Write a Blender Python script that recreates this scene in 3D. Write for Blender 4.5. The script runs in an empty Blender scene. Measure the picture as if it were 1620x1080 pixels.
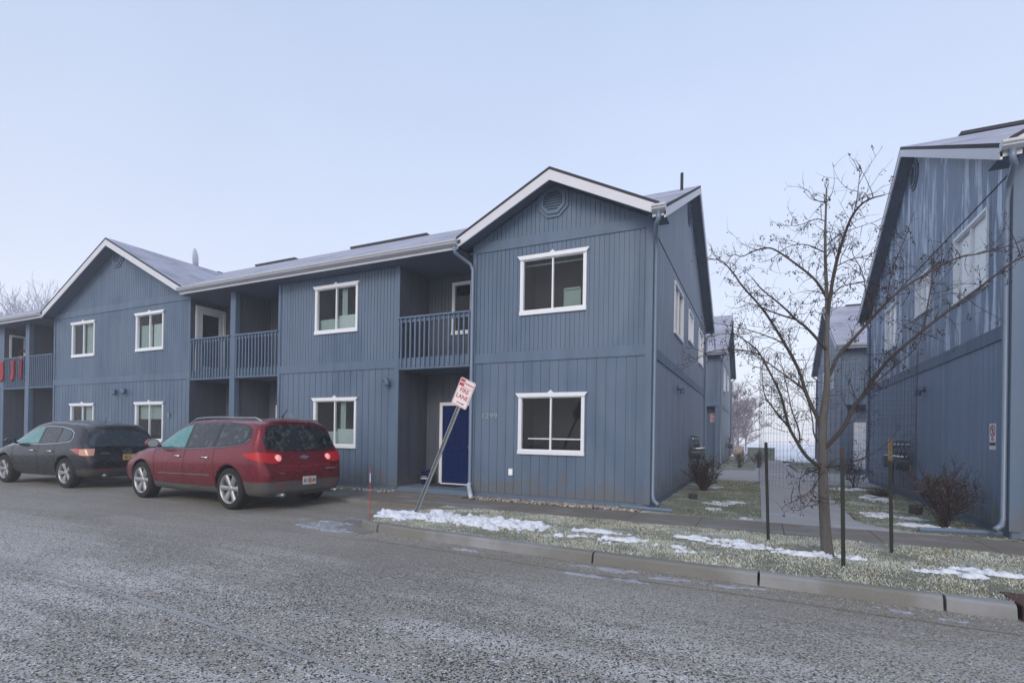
import bpy, math, random
import numpy as np
from mathutils import Vector, Matrix, noise
from mathutils.bvhtree import BVHTree
R = math.radians
random.seed(7)
sc = bpy.context.scene
col = bpy.data.collections.new("place"); sc.collection.children.link(col)

# ------------------------------------------------------------------ mesh helpers
class MB:
    def __init__(s): s.v=[]; s.f=[]; s.m=[]; s.cur=0
    def add(s, vs, fs):
        o=len(s.v); s.v.extend([tuple(v) for v in vs])
        for f in fs: s.f.append(tuple(o+i for i in f)); s.m.append(s.cur)
        return s
    def quad(s,a,b,c,d): return s.add([a,b,c,d],[(0,1,2,3)])
    def box(s,x0,x1,y0,y1,z0,z1,T=None):
        p=[(x,y,z) for x in (x0,x1) for y in (y0,y1) for z in (z0,z1)]
        if T: p=[T(*q) for q in p]
        return s.add(p,[(0,1,3,2),(4,6,7,5),(0,4,5,1),(2,3,7,6),(0,2,6,4),(1,5,7,3)])
    def prism(s,poly,h0,h1,T):            # poly in (u,z), extruded along d
        n=len(poly)
        vs=[T(u,h0,z) for u,z in poly]+[T(u,h1,z) for u,z in poly]
        return s.add(vs,[tuple(range(n)),tuple(range(2*n-1,n-1,-1))]+[(i,(i+1)%n,n+(i+1)%n,n+i) for i in range(n)])
    def tube(s,pts,rad,n=6,cap=True):
        pts=[Vector(p) for p in pts]
        if not hasattr(rad,'__len__'): rad=[rad]*len(pts)
        rings=[]; up=Vector((0.13,0.21,0.97)); prev=None
        for i,p in enumerate(pts):
            d=(pts[min(i+1,len(pts)-1)]-pts[max(i-1,0)])
            if d.length<1e-9: d=Vector((0,0,1))
            d.normalize()
            if prev is None:
                a=d.cross(up)
                if a.length<.05: a=d.cross(Vector((1,0,0)))
            else:
                a=prev-d*prev.dot(d)
                if a.length<1e-4: a=d.cross(up)
            a.normalize(); prev=a; b=d.cross(a)
            rings.append([p+(a*math.cos(2*math.pi*k/n)+b*math.sin(2*math.pi*k/n))*rad[i] for k in range(n)])
        vs=[q for r in rings for q in r]; fs=[]
        for i in range(len(pts)-1):
            for k in range(n):
                fs.append((i*n+k,i*n+(k+1)%n,(i+1)*n+(k+1)%n,(i+1)*n+k))
        if cap: fs.append(tuple(range(n))[::-1]); fs.append(tuple((len(pts)-1)*n+k for k in range(n)))
        return s.add(vs,fs)
    def lathe(s,prof,n=32,T=None,close=False):   # prof (r,h): spun about local h axis
        T=T or (lambda x,y,z:(x,y,z))
        vs=[];fs=[];m=len(prof)
        for k in range(n):
            a=2*math.pi*k/n
            for r,h in prof: vs.append(T(r*math.cos(a),r*math.sin(a),h))
        for k in range(n):
            for i in range(m-1 if not close else m):
                j=(i+1)%m; fs.append((k*m+i,((k+1)%n)*m+i,((k+1)%n)*m+j,k*m+j))
        return s.add(vs,fs)
    def build(s,name,mats,parent=None,smooth=False,loc=None,rotz=0):
        me=bpy.data.meshes.new(name); me.from_pydata(s.v,[],s.f)
        if not isinstance(mats,(list,tuple)): mats=[mats]
        for q in mats: me.materials.append(q)
        if len(mats)>1: me.polygons.foreach_set('material_index',s.m)
        if smooth: me.polygons.foreach_set('use_smooth',[True]*len(s.f))
        me.update()
        o=bpy.data.objects.new(name,me); col.objects.link(o)
        if parent: o.parent=parent
        if loc: o.location=loc
        o.rotation_euler.z=rotz
        return o
def empty(name,loc=(0,0,0),rotz=0,label=None,cat=None,group=None):
    o=bpy.data.objects.new(name,None); col.objects.link(o); o.location=loc; o.rotation_euler=(0,0,rotz)
    o.empty_display_size=.2
    if label: tag(o,label,cat,group)
    return o
def tag(o,label=None,cat=None,group=None,kind=None):
    if label: o['label']=label
    if cat: o['category']=cat
    if group: o['group']=group
    if kind: o['kind']=kind
    return o
def struct(o): o['kind']='structure'; return o
def text(name,body,size,mat_,parent,M,ext=.002,bold=0,align='CENTER'):
    cu=bpy.data.curves.new(name,'FONT'); cu.body=body; cu.size=size; cu.extrude=ext; cu.align_x=align; cu.offset=bold
    t=bpy.data.objects.new(name+'_tmp',cu); col.objects.link(t)
    me=bpy.data.meshes.new_from_object(t); bpy.data.objects.remove(t); bpy.data.curves.remove(cu)
    me.name=name; me.transform(M); me.materials.clear(); me.materials.append(mat_)
    o=bpy.data.objects.new(name,me); col.objects.link(o)
    if parent: o.parent=parent
    return o

# ------------------------------------------------------------------ material helpers
class NT:
    def __init__(s,name):
        s.m=bpy.data.materials.new(name); s.m.use_nodes=True; s.t=s.m.node_tree; s.n=s.t.nodes; s.l=s.t.links
        s.b=s.n['Principled BSDF']; s.out=s.n['Material Output']; s._c=None
    def new(s,t,**k):
        n=s.n.new(t)
        for a,v in k.items(): setattr(n,a,v)
        return n
    def co(s,scale=(1,1,1),rot=(0,0,0)):
        if s._c is None: s._c=s.new('ShaderNodeTexCoord')
        m=s.new('ShaderNodeMapping'); m.inputs['Scale'].default_value=scale; m.inputs['Rotation'].default_value=rot
        s.l.new(s._c.outputs['Object'],m.inputs[0]); return m.outputs[0]
    def noise(s,scale,detail=4,vec=None,rough=.55,dist=0):
        n=s.new('ShaderNodeTexNoise'); n.inputs['Scale'].default_value=scale; n.inputs['Detail'].default_value=detail
        n.inputs['Roughness'].default_value=rough; n.inputs['Distortion'].default_value=dist
        s.l.new(vec if vec is not None else s.co(),n.inputs['Vector']); return n.outputs['Fac']
    def vor(s,scale,vec=None,out='Distance',feat='F1'):
        n=s.new('ShaderNodeTexVoronoi'); n.feature=feat; n.inputs['Scale'].default_value=scale
        s.l.new(vec if vec is not None else s.co(),n.inputs['Vector']); return n.outputs[out]
    def ramp(s,fac,stops,interp='LINEAR'):
        n=s.new('ShaderNodeValToRGB'); n.color_ramp.interpolation=interp; e=n.color_ramp.elements
        while len(e)<len(stops): e.new(.5)
        for q,(p,c) in zip(e,stops):
            q.position=p; q.color=(c,c,c,1) if not hasattr(c,'__len__') else (*c,1)
        s.l.new(fac,n.inputs[0]); return n.outputs[0]
    def mix(s,fac,a,b,bt='MIX'):
        n=s.new('ShaderNodeMix',data_type='RGBA',blend_type=bt)
        for i,v in ((0,fac),(6,a),(7,b)):
            if isinstance(v,bpy.types.NodeSocket): s.l.new(v,n.inputs[i])
            elif hasattr(v,'__len__'): n.inputs[i].default_value=(*v,1)
            else: n.inputs[i].default_value=v if i==0 else (v,v,v,1)
        return n.outputs[2]
    def math(s,op,a,b=0):
        n=s.new('ShaderNodeMath',operation=op)
        for i,v in enumerate((a,b)):
            if isinstance(v,bpy.types.NodeSocket): s.l.new(v,n.inputs[i])
            else: n.inputs[i].default_value=v
        return n.outputs[0]
    def sep(s,i):
        if s._c is None: s._c=s.new('ShaderNodeTexCoord')
        n=s.new('ShaderNodeSeparateXYZ'); s.l.new(s._c.outputs['Object'],n.inputs[0]); return n.outputs[i]
    def set(s,k,v):
        if isinstance(v,bpy.types.NodeSocket): s.l.new(v,s.b.inputs[k])
        elif hasattr(v,'__len__'): s.b.inputs[k].default_value=(*v,1)
        else: s.b.inputs[k].default_value=v
        return s
    def bump(s,h,strength=.3,dist=.01):
        n=s.new('ShaderNodeBump'); n.inputs['Strength'].default_value=strength; n.inputs['Distance'].default_value=dist
        s.l.new(h,n.inputs['Height']); s.l.new(n.outputs[0],s.b.inputs['Normal']); return s
def simple(name,c,rough=.6,metal=0,var=.12,scale=6,bump=0,spec=None,coat=0):
    t=NT(name); f=t.noise(scale,5)
    t.set('Base Color',t.mix(f,tuple(q*(1-var) for q in c),tuple(min(1,q*(1+var)) for q in c)))
    t.set('Roughness',rough).set('Metallic',metal)
    if coat: t.set('Coat Weight',coat)
    if bump: t.bump(t.noise(scale*6,4),bump,.004)
    return t.m
def siding_mat(name,c,streak,frost=(.34,.40,.50),thr=.62,vs=(7,7,.35)):
    t=NT(name)
    v=t.co(vs); n1=t.noise(1.0,6,v,.6); n2=t.noise(.6,4)
    bd=t.noise(1.0,1,t.co((4.9,4.9,.12)),.3)
    mo=t.math('ADD',t.math('MULTIPLY',n2,.6),t.math('MULTIPLY',bd,.6))
    base=t.mix(t.ramp(mo,[(.35,0),(.85,1)]),tuple(q*.82 for q in c),tuple(q*1.2+.006 for q in c))
    grain=t.noise(3,6,t.co((40,40,1.5)),.7)
    base=t.mix(t.ramp(grain,[(.3,0),(.75,.22)]),base,tuple(q*.72 for q in c))
    if streak:
        m=t.ramp(n1,[(thr,0),(thr+.07,1)]); m2=t.math('MULTIPLY',m,streak)
        base=t.mix(m2,base,frost)
        big=t.ramp(t.noise(.8,3,t.co((1,1,.45)),.5,.6),[(.42,0),(.56,.5)])
        base=t.mix(big,base,tuple(q*.7+f*.22 for q,f in zip(c,frost)))
    mr=t.new('ShaderNodeMapRange'); mr.inputs[1].default_value=.75; mr.inputs[2].default_value=-.05; t.l.new(t.sep(2),mr.inputs[0])
    dm=t.ramp(t.math('ADD',t.math('MULTIPLY',mr.outputs[0],.42),t.noise(3.1,6,None,.68)),[(.68,0),(.86,.65)])
    base=t.mix(dm,base,(.13,.125,.115))
    t.set('Base Color',base); t.set('Roughness',t.ramp(n1,[(.3,.45),(.7,.7)]))
    t.bump(grain,.25,.003)
    return t.m
BLUE=(.086,.134,.210)
M={}
M['siding']=siding_mat('painted_siding',BLUE,.10)
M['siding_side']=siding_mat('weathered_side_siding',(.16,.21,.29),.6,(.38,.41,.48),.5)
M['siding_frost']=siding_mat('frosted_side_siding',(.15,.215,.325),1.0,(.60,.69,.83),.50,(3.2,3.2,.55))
M['trim']=siding_mat('painted_trim',(.096,.147,.226),0)
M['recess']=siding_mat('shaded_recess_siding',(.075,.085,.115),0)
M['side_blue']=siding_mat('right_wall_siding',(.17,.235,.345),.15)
M['soffit']=simple('soffit_paint',(.10,.14,.21),.7)
M['found']=simple('painted_foundation',(.12,.165,.235),.85,0,.2,5,.4)
M['white']=simple('white_vinyl',(.78,.80,.84),.4,0,.05,9)
M['rake']=simple('white_rake_paint',(.62,.63,.68),.5,0,.06,2)
M['gutter']=simple('gutter_metal',(.5,.52,.56),.38,.25,.12,3)
M['spout']=simple('painted_downspout',(.17,.22,.30),.4,.15,.12,3)
M['black']=simple('black_rubber',(.018,.018,.02),.75)
M['dark']=simple('dark_room',(.014,.015,.019),.9)
M['blue_door']=simple('blue_door_paint',(.001,.012,.09),.7,0,.15,2); M['blue_door'].node_tree.nodes['Principled BSDF'].inputs['Specular IOR Level'].default_value=.12
M['steel']=simple('galvanised_steel',(.32,.34,.35),.45,.75,.25,25,.2)
M['green_post']=simple('dark_post_paint',(.018,.020,.018),.6,.2,.3,30)
M['rust']=simple('rusty_steel',(.085,.042,.032),.8,.2,.4,14,.4)
M['red']=simple('red_paint',(.45,.012,.02),.5)
M['sign_white']=simple('sign_white',(.80,.74,.76),.35,0,.06,8)
M['wood']=simple('weathered_wood',(.055,.042,.038),.85,0,.4,18,.3)
M['orange']=simple('orange_plastic',(.42,.05,.03),.6)
M['meter']=simple('meter_grey',(.05,.065,.08),.5,.3,.3,12)
M['snow_s']=simple('snow_small',(.82,.85,.92),.6,0,.05,30,.3)
M['shade']=simple('roller_shade',(.22,.30,.29),.9,0,.08,5)
M['curtain']=simple('pale_curtain',(.34,.42,.42),.9,0,.08,7)
M['plaid']=simple('plaid_curtain',(.09,.11,.17),.9,0,.7,8)
M['paper']=simple('white_blind',(.95,.96,.98),.8,0,.04,7)
def glass():
    t=NT('window_glass'); t.n.remove(t.b)
    tr=t.new('ShaderNodeBsdfTransparent'); tr.inputs[0].default_value=(.94,.96,.96,1)
    gl=t.new('ShaderNodeBsdfGlossy'); gl.inputs['Roughness'].default_value=.02
    ge=t.new('ShaderNodeNewGeometry'); dp=t.new('ShaderNodeVectorMath',operation='DOT_PRODUCT'); t.l.new(ge.outputs['Normal'],dp.inputs[0]); t.l.new(ge.outputs['Incoming'],dp.inputs[1])
    k=t.math('POWER',t.math('SUBTRACT',1,t.math('ABSOLUTE',dp.outputs['Value'])),5); k=t.math('ADD',t.math('MULTIPLY',k,.92),.03)
    mx=t.new('ShaderNodeMixShader'); t.l.new(k,mx.inputs[0]); t.l.new(tr.outputs[0],mx.inputs[1]); t.l.new(gl.outputs[0],mx.inputs[2])
    t.l.new(mx.outputs[0],t.out.inputs[0]); return t.m
M['glass']=glass()
def roof_mat(name,axis):
    t=NT(name)
    v=t.co((1,1,1),(0,0,R(90) if axis=='x' else 0))
    b=t.new('ShaderNodeTexBrick'); b.inputs['Scale'].default_value=1; b.inputs['Brick Width'].default_value=.32; b.inputs['Row Height'].default_value=.127
    b.inputs['Mortar Size'].default_value=.007; b.inputs['Mortar Smooth'].default_value=.3; b.offset=.5
    b.inputs['Color1'].default_value=(.20,.205,.26,1); b.inputs['Color2'].default_value=(.36,.37,.44,1); b.inputs['Mortar'].default_value=(.05,.05,.07,1)
    t.l.new(v,b.inputs[0])
    fr=t.ramp(t.noise(1.1,5,None,.6),[(.35,.08),(.65,.7)])
    fine=t.noise(60,3)
    c=t.mix(fr,b.outputs[0],(.50,.52,.64)); c=t.mix(t.ramp(fine,[(.3,0),(.7,.35)]),c,(.2,.2,.26))
    t.set('Base Color',c).set('Roughness',.85)
    t.bump(b.outputs['Fac'],-.4,.01); return t.m
M['roof']=roof_mat('frosted_shingles','y'); M['roof_d']=roof_mat('frosted_shingles_dormer','x')
M['roof_edge']=simple('dark_shingle_edge',(.035,.035,.045),.9)

# ------------------------------------------------------------------ building parts
def siding(mb,P,u0,u1,z0,ztop,ops,sp,ph=0.0,g=.013,dep=.014):
    cuts=[u0]; k=math.ceil((u0-ph)/sp)
    grooves=[]
    while ph+k*sp<u1-.02:
        q=ph+k*sp
        if q>u0+.03: grooves.append(q)
        k+=1
    edges=[]   # (a,b,isgroove)
    last=u0
    for q in grooves: edges.append((last,q-g/2,0)); edges.append((q-g/2,q+g/2,1)); last=q+g/2
    edges.append((last,u1,0))
    zt=ztop if callable(ztop) else (lambda u:ztop)
    brk=sorted({b for o in ops for b in (o[0],o[1])}|{getattr(zt,'apex',-999)})
    for a,b,gr in edges:
        xs=[a]+[q for q in brk if a<q<b]+[b]
        for i in range(len(xs)-1):
            x,y=xs[i],xs[i+1]; mid=(x+y)/2
            seg=[(z0,None)]
            hit=sorted([(o[2],o[3]) for o in ops if o[0]<mid<o[1]])
            ivs=[];cur=z0
            for za,zb in hit: ivs.append((cur,za)); cur=zb
            ivs.append((cur,None))
            d=-dep if gr else 0
            for za,zb in ivs:
                ta=zt(x) if zb is None else zb; tb=zt(y) if zb is None else zb
                if min(ta,tb)<za+1e-4 and max(ta,tb)<za+1e-3: continue
                mb.quad(P(x,d,za),P(y,d,za),P(y,d,max(tb,za)),P(x,d,max(ta,za)))
                if gr:
                    mb.quad(P(x,0,za),P(x,d,za),P(x,d,max(ta,za)),P(x,0,max(ta,za)))
                    mb.quad(P(y,d,za),P(y,0,za),P(y,0,max(tb,za)),P(y,d,max(tb,za)))
    return mb
def pbox(mb,P,u0,u1,d0,d1,z0,z1): return mb.box(u0,u1,d0,d1,z0,z1,P)

def window(par,P,u0,u1,z0,z1,style='dark',header=True,deep=.7,frame='white'):
    uc=(u0+u1)/2; hz=z1-.085 if header else z1-.055; cw=.052
    f=MB()
    pbox(f,P,u0,u0+cw,.001,.03,z0+.085,hz); pbox(f,P,u1-cw,u1,.001,.03,z0+.085,hz)
    pbox(f,P,u0-.008,u1+.008,.001,.042,z0,z0+.085)
    if header:
        f.prism([(u0-.005,hz),(u1+.005,hz),(u1+.02,hz+.03),(u1+.07,z1),(u0-.07,z1),(u0-.02,hz+.03)],.001,.055,P)
        f.prism([(uc-.07,z1),(uc+.07,z1),(uc+.02,z1+.035),(uc,z1+.06),(uc-.02,z1+.035)],.001,.05,P)
    else: pbox(f,P,u0,u1,.001,.035,hz,z1)
    w=f.build('window',M[frame],par)
    s=MB(); a,b,c,d=u0+cw,u1-cw,z0+.085,hz; t=.022
    pbox(s,P,a-.012,a+t,-.06,.018,c,d); pbox(s,P,b-t,b+.012,-.06,.018,c,d); pbox(s,P,a+t,b-t,-.06,.018,c-.004,c+t); pbox(s,P,a+t,b-t,-.06,.018,d-t,d+.004)
    pbox(s,P,uc-.017,uc+.017,-.045,.012,c+t,d-t)
    s.build('sash',M['white'],w)
    for x,y,dd in ((a+t,uc-.017,-.02),(uc+.017,b-t,-.03)):
        g=MB(); g.quad(P(x,dd,c+t),P(y,dd,c+t),P(y,dd,d-t),P(x,dd,d-t)); g.build('pane',M['glass'],w)
    r=MB(); D=-deep
    r.quad(P(a,D,c),P(b,D,c),P(b,D,d),P(a,D,d))
    r.quad(P(a,-.06,c),P(a,D,c),P(a,D,d),P(a,-.06,d)); r.quad(P(b,D,c),P(b,-.06,c),P(b,-.06,d),P(b,D,d))
    r.quad(P(a,-.06,c),P(b,-.06,c),P(b,D,c),P(a,D,c)); r.quad(P(a,D,d),P(b,D,d),P(b,-.06,d),P(a,-.06,d))
    r.build('room_lining',M['dark'],w)
    P0=P; P=(lambda u,d,z:P0(a+b-u,d,z))
    def cloth(name,x0,x1,za,zb,mt,wav=.012,dd=-.12):
        q=MB(); n=max(4,int((x1-x0)/.02))
        vs=[];
        for i in range(n+1):
            x=x0+(x1-x0)*i/n; y=dd+wav*math.sin(x*70)
            vs+= [P(x,y,za),P(x,y,zb)]
        q.add(vs,[(2*i,2*i+2,2*i+3,2*i+1) for i in range(n)]); q.build(name,M[mt],w)
    H=d-c
    if style=='shade_top': cloth('roller_shade',a+.01,b-.01,d-H*.42,d,'shade',0)
    elif style=='low_curtain': cloth('curtain',uc-.02,b-.02,c,c+H*.36,'curtain',.004); cloth('side_curtain',uc+.1,uc+.28,c+H*.36,d,'shade'); cloth('lower_curtain',a,uc-.02,c,c+H*.3,'shade',.004)
    elif style=='curtain': cloth('curtain',uc,b,c,c+H*.72,'curtain'); cloth('side_curtain',a,uc-.04,c,c+H*.72,'shade',.01)
    elif style=='blinds':
        q=MB()
        for i in range(int(H/.045)): pbox(q,P,a,uc,-.13,-.11,c+.045*i,c+.045*i+.03)
        q.build('slatted_blind',M['shade'],w)
        q=MB(); pbox(q,P,a,b,-.5,-.46,c+.22,c+.25); q.build('shelf_edge',M['paper'],w)
    elif style=='shelf':
        q=MB(); pbox(q,P,a,b,-.45,-.40,c+.235,c+.262); q.build('shelf_edge',M['paper'],w); q=MB(); pbox(q,P,a+.25,b-.1,-.62,-.6,c,c+.235); q.build('furniture',M['dark'],w)
    elif style=='chair':
        q=MB(); pbox(q,P,a,b,-.2,-.17,d-.09,d-.06); pbox(q,P,uc+.08,uc+.1,-.5,-.47,c,c+H*.5); pbox(q,P,uc+.45,uc+.47,-.5,-.47,c,c+H*.5); pbox(q,P,uc+.08,uc+.47,-.5,-.47,c+H*.46,c+H*.5); pbox(q,P,uc+.1,uc+.45,-.5,-.49,c,c+H*.45); q.build('furniture',M['shade'],w)
    elif style=='half_curtain_reflection': cloth('curtain',uc,b,c,d,'shade',.006)  # cloth added behind half the window; stands in for reflection on the upper gable pane
    elif style=='white': cloth('blind',a,b,c,d,'paper',.002,-.045)
    elif style=='plaid': cloth('curtain',a,b,c,d,'plaid',.006,-.08)
    return w
def door(par,P,u0,u1,z0,z1,mt,frame='white',glassy=False):
    f=MB(); cw=.085
    pbox(f,P,u0-cw,u0,.001,.03,z0,z1+cw); pbox(f,P,u1,u1+cw,.001,.03,z0,z1+cw); pbox(f,P,u0,u1,.001,.03,z1,z1+cw)
    pbox(f,P,u0-.02,u1+.02,-.02,.05,z0-.03,z0)
    d=f.build('door_frame',M[frame],par)
    s=MB(); W=u1-u0; H=z1-z0
    if glassy:
        pbox(s,P,u0,u0+.14,-.02,.012,z0,z1); pbox(s,P,u1-.14,u1,-.02,.012,z0,z1); pbox(s,P,u0+.14,u1-.14,-.02,.012,z0,z0+.2); pbox(s,P,u0+.14,u1-.14,-.02,.012,z1-.15,z1)
        sl=s.build('door',mt,d)
        g=MB(); pbox(g,P,u0+.14,u1-.14,-.01,-.004,z0+.2,z1-.15); g.build('pane',M['glass'],sl)
        g=MB(); pbox(g,P,u0+.0,u1-.0,-.3,-.29,z0,z1); pbox(g,P,u0-.01,u0,-.29,-.021,z0,z1); pbox(g,P,u1,u1+.01,-.29,-.021,z0,z1); g.build('room_lining',M['dark'],sl)
    else:
        xs=[u0,u0+.13*W,u0+.45*W,u0+.55*W,u0+.87*W,u1]; zs=[z0,z0+.1*H,z0+.42*H,z0+.48*H,z0+.75*H,z0+.80*H,z0+.93*H,z1]
        for i in range(5):
            for j in range(7):
                pan=(i in (1,3)) and (j in (1,3,5))
                a,b,c,e=xs[i],xs[i+1],zs[j],zs[j+1]
                if not pan: s.quad(P(a,.004,c),P(b,.004,c),P(b,.004,e),P(a,.004,e))
                else:
                    k=.022
                    s.quad(P(a+k,-.008,c+k),P(b-k,-.008,c+k),P(b-k,-.008,e-k),P(a+k,-.008,e-k))
                    A=[(a,c),(b,c),(b,e),(a,e)];B=[(a+k,c+k),(b-k,c+k),(b-k,e-k),(a+k,e-k)]
                    for q in range(4):
                        r=(q+1)%4; s.quad(P(A[q][0],.004,A[q][1]),P(A[r][0],.004,A[r][1]),P(B[r][0],-.008,B[r][1]),P(B[q][0],-.008,B[q][1]))
                    s.quad(P(a+2*k,.0,c+2*k),P(b-2*k,.0,c+2*k),P(b-2*k,.0,e-2*k),P(a+2*k,.0,e-2*k))
        sl=s.build('door',mt,d)
    k=MB(); k.tube([P(u0+.07,.0,z0+.95),P(u0+.07,.03,z0+.95),P(u0+.07,.04,z0+.95),P(u0+.07,.07,z0+.95)],[.012,.012,.028,.02],8); k.build('door_knob',M['steel'],sl)
    return d
def vent(par,P,uc,zc,r):
    v=MB(); n=8
    def ring(r0,r1,d0,d1):
        for k in range(n):
            a=[math.pi/8+2*math.pi*(k+j)/n for j in (0,1)]
            p=[(uc+rr*math.cos(q),zc+rr*math.sin(q)) for rr in (r0,r1) for q in a]
            v.prism([p[2],p[3],p[1],p[0]],d0,d1,P)
    ring(r*.80,r,.001,.03); ring(r*.62,r*.80,.001,.06)
    o=v.build('gable_vent',M['trim'],par)
    s=MB(); m=8
    for i in range(m):
        z=zc-r*.6+r*1.2*(i+.5)/m; h=abs(z-zc); w=min(r*.57,(r*.62*1.35)-h*.95)
        w=max(w,.05)
        s.add([P(uc-w,.006,z+.05),P(uc+w,.006,z+.05),P(uc+w,.045,z-.005),P(uc-w,.045,z-.005)],[(0,1,2,3)])
        s.add([P(uc-w,.045,z-.005),P(uc+w,.045,z-.005),P(uc+w,.045,z-.017),P(uc-w,.045,z-.017)],[(0,1,2,3)])
    s.build('louvre',M['trim'],o)
    b=MB(); b.prism([(uc+r*.62*math.cos(math.pi/8+math.pi*k/4),zc+r*.62*math.sin(math.pi/8+math.pi*k/4)) for k in range(8)],.001,.004,P); b.build('vent_backing',M['dark'],o)
def hood(par,P,u,z,s=1,r=.062):
    m=MB(); pts=[P(u,.0,z),P(u,.07,z)]
    for k in range(7):
        a=math.pi/2*k/6; pts.append(P(u-s*.16+s*.0+(-s*.09)*math.sin(a)+s*.16,.09+.02*math.sin(a),z-.09*(1-math.cos(a))))
    pts.append(P(u-s*.095,.11,z-.15))
    m.tube(pts,r,10); m.build('exhaust_hood',M['trim'],par,True)
def spout(par,pts,r=.042,name='downspout',mt='spout'):
    m=MB(); m.tube(pts,r,8); return m.build(name,M[mt],par,True)
def railing(par,P,u0,u1,zb=2.90,zt=4.07,post=None):
    m=MB(); pbox(m,P,u0-.03,u1+.03,-.05,.075,zt,zt+.04); pbox(m,P,u0,u1,-.025,.015,zt-.09,zt-.001)
    n=int((u1-u0)/.132); st=(u1-u0)/n
    for i in range(n):
        u=u0+st*(i+.5); pbox(m,P,u-.019,u+.019,.016,.054,zb,zt-.001)
    m.build('balcony_railing',M['trim'],par)

PITCH=.5
def building(name,loc,s,secs,A,label,near=True,side_wins=None,dormers=(),hoods=(),sidemat='siding_side',recess_end=False,weather='siding'):
    """a = distance along the front from the end wall, s mirrors it; y into the block."""
    root=empty(name,loc,0,label,'apartment building')
    F=lambda u,d,z:(s*u,-d,z)                 # front wall plane
    S=lambda u,d,z:(-s*d,u,z)                 # end wall plane, u = y
    D=10.95; YR=D/2; ez=5.58; ov=.45
    roofz=lambda y: ez+PITCH*(min(y,D-y)+ov)
    fm=M[weather]
    AD=1.2
    # ---- front sections
    tb=MB(); wl=MB(); wu=MB(); wg=MB(); fo=MB()
    for k,sec in enumerate(secs):
        wl=MB(); wu=MB(); wg=MB(); fo=MB()
        kind,a0,a1=sec[:3]; o=sec[3] if len(sec)>3 else {}
        dorm=next((d for d in dormers if abs((a0+a1)/2-d[0])<2),None)
        if kind=='wall':
            ops_l=[(w[0]+.03,w[1]-.03,w[2]+.04,w[3]-.04) for w in o.get('wins',[]) if w[2]<2.5]
            ops_u=[(w[0]+.03,w[1]-.03,w[2]+.04,w[3]-.04) for w in o.get('wins',[]) if w[2]>2.5]
            if not o.get('no_low'):
                siding(wl,F,a0,a1,0,2.887,ops_l,.2032,.06)
                pbox(fo,F,a0,a1,-.2,-.015,-.35,.0)
            siding(wu,F,a0,a1,3.10,5.375,ops_u,.1016,.03)
            pbox(tb,F,a0+(.11 if k==0 else .09),a1-.09,.0,.022,2.89,3.105)
            for x in ((a0,a0+.11),(a1-.09,a1)):
                z0=-.02 if not o.get('no_low') else 2.85
                pbox(tb,F,x[0],x[1],-.005,.028,z0,5.6 if dorm else 5.44)
            if dorm:
                ac,az,hw=dorm
                zt=lambda u,ac=ac,az=az:az-.2-.505*abs(u-ac)
                zt.apex=ac
                siding(wg,F,a0,a1,5.60,zt,[],.1016,.03)
                pbox(tb,F,a0+.09,a1-.09,.0,.022,5.375,5.60)
                vent(root,F,ac+.06,az-.53,.37)
            if wl.f: wl.build('lower_siding',fm,root)
            wu.build('upper_siding',fm,root)
            if wg.f: wg.build('gable_siding',fm,root)
            if fo.f: fo.build('foundation',M['found'],root)
            for w in o.get('wins',[]): window(root,F,*w)
            for kx,h in enumerate(o.get('hoods',[])): hood(root,F,h[0],h[1],1 if s<0 else -1)
        else:
            post=o.get('post'); yb=AD
            B=lambda u,d,z:(s*u,AD-d,z)
            al=MB()
            siding(al,B,a0,a1,0,2.84,o.get('lops',[]),.2032,.06); siding(al,B,a0,a1,3.1,5.375,o.get('uops',[]),.1016,.03)
            for uu,sg in ((a0,1),(a1,-1)):
                Q=lambda u,d,z,uu=uu,sg=sg:(s*(uu+sg*d),u,z)
                siding(al,Q,.0,AD,0,2.84,[],.2032); siding(al,Q,.0,AD,3.1,5.375,o.get('sops',[]) if sg<0 else [],.1016)
            if post:
                mid=(post[0]+post[1])/2
                for e in (post[0]+.03,post[1]-.03):
                    sg=-1 if e<mid else 1
                    Q=lambda u,d,z,e=e,sg=sg:(s*(e+sg*d),u,z)
                    siding(al,Q,.0,AD,0,2.84,[],.2032); siding(al,Q,.0,AD,3.1,5.375,[],.1016)
                pbox(tb,F,post[0],post[1],-.12,.03,-.02,5.44)
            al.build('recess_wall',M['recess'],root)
            sl=MB(); pbox(sl,F,a0+.001,a1-.001,-AD-.1,-.012,-.35,.0); sl.build('entry_slab',M['found'],root)
            cl=MB(); pbox(cl,F,a0+.001,a1-.001,-AD-.1,-.05,2.842,3.10); cl.build('balcony_floor',M['soffit'],root)
            cl=MB(); pbox(cl,F,a0+.001,a1-.001,-AD-.1,0,5.38,5.42); cl.build('balcony_ceiling',M['soffit'],root)
            pbox(tb,F,a0,a1,-.045,.012,2.84,3.12)
            spans=[(a0,post[0]),(post[1],a1)] if post else [(a0,a1)]
            for x,y in spans: railing(root,F,x+.01,y-.01)
    # ---- end wall
    sw=side_wins or []
    g=lambda u:(ez-.16+PITCH*(min(u,D-u)+ov)); g.apex=YR
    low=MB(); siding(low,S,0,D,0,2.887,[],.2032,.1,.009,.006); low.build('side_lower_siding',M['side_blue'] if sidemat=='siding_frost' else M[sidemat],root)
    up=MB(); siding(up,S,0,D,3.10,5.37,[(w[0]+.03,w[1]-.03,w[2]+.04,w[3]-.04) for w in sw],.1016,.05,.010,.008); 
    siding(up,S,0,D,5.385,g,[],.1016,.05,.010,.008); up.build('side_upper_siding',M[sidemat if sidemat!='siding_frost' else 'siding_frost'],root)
    pbox(tb,S,.03,D-.0,.0,.022,2.89,3.105)
    fl=MB(); pbox(fl,S,.03,D,-.01,.012,5.371,5.384); fl.build('siding_flashing',M['roof_edge'],root)
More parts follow.
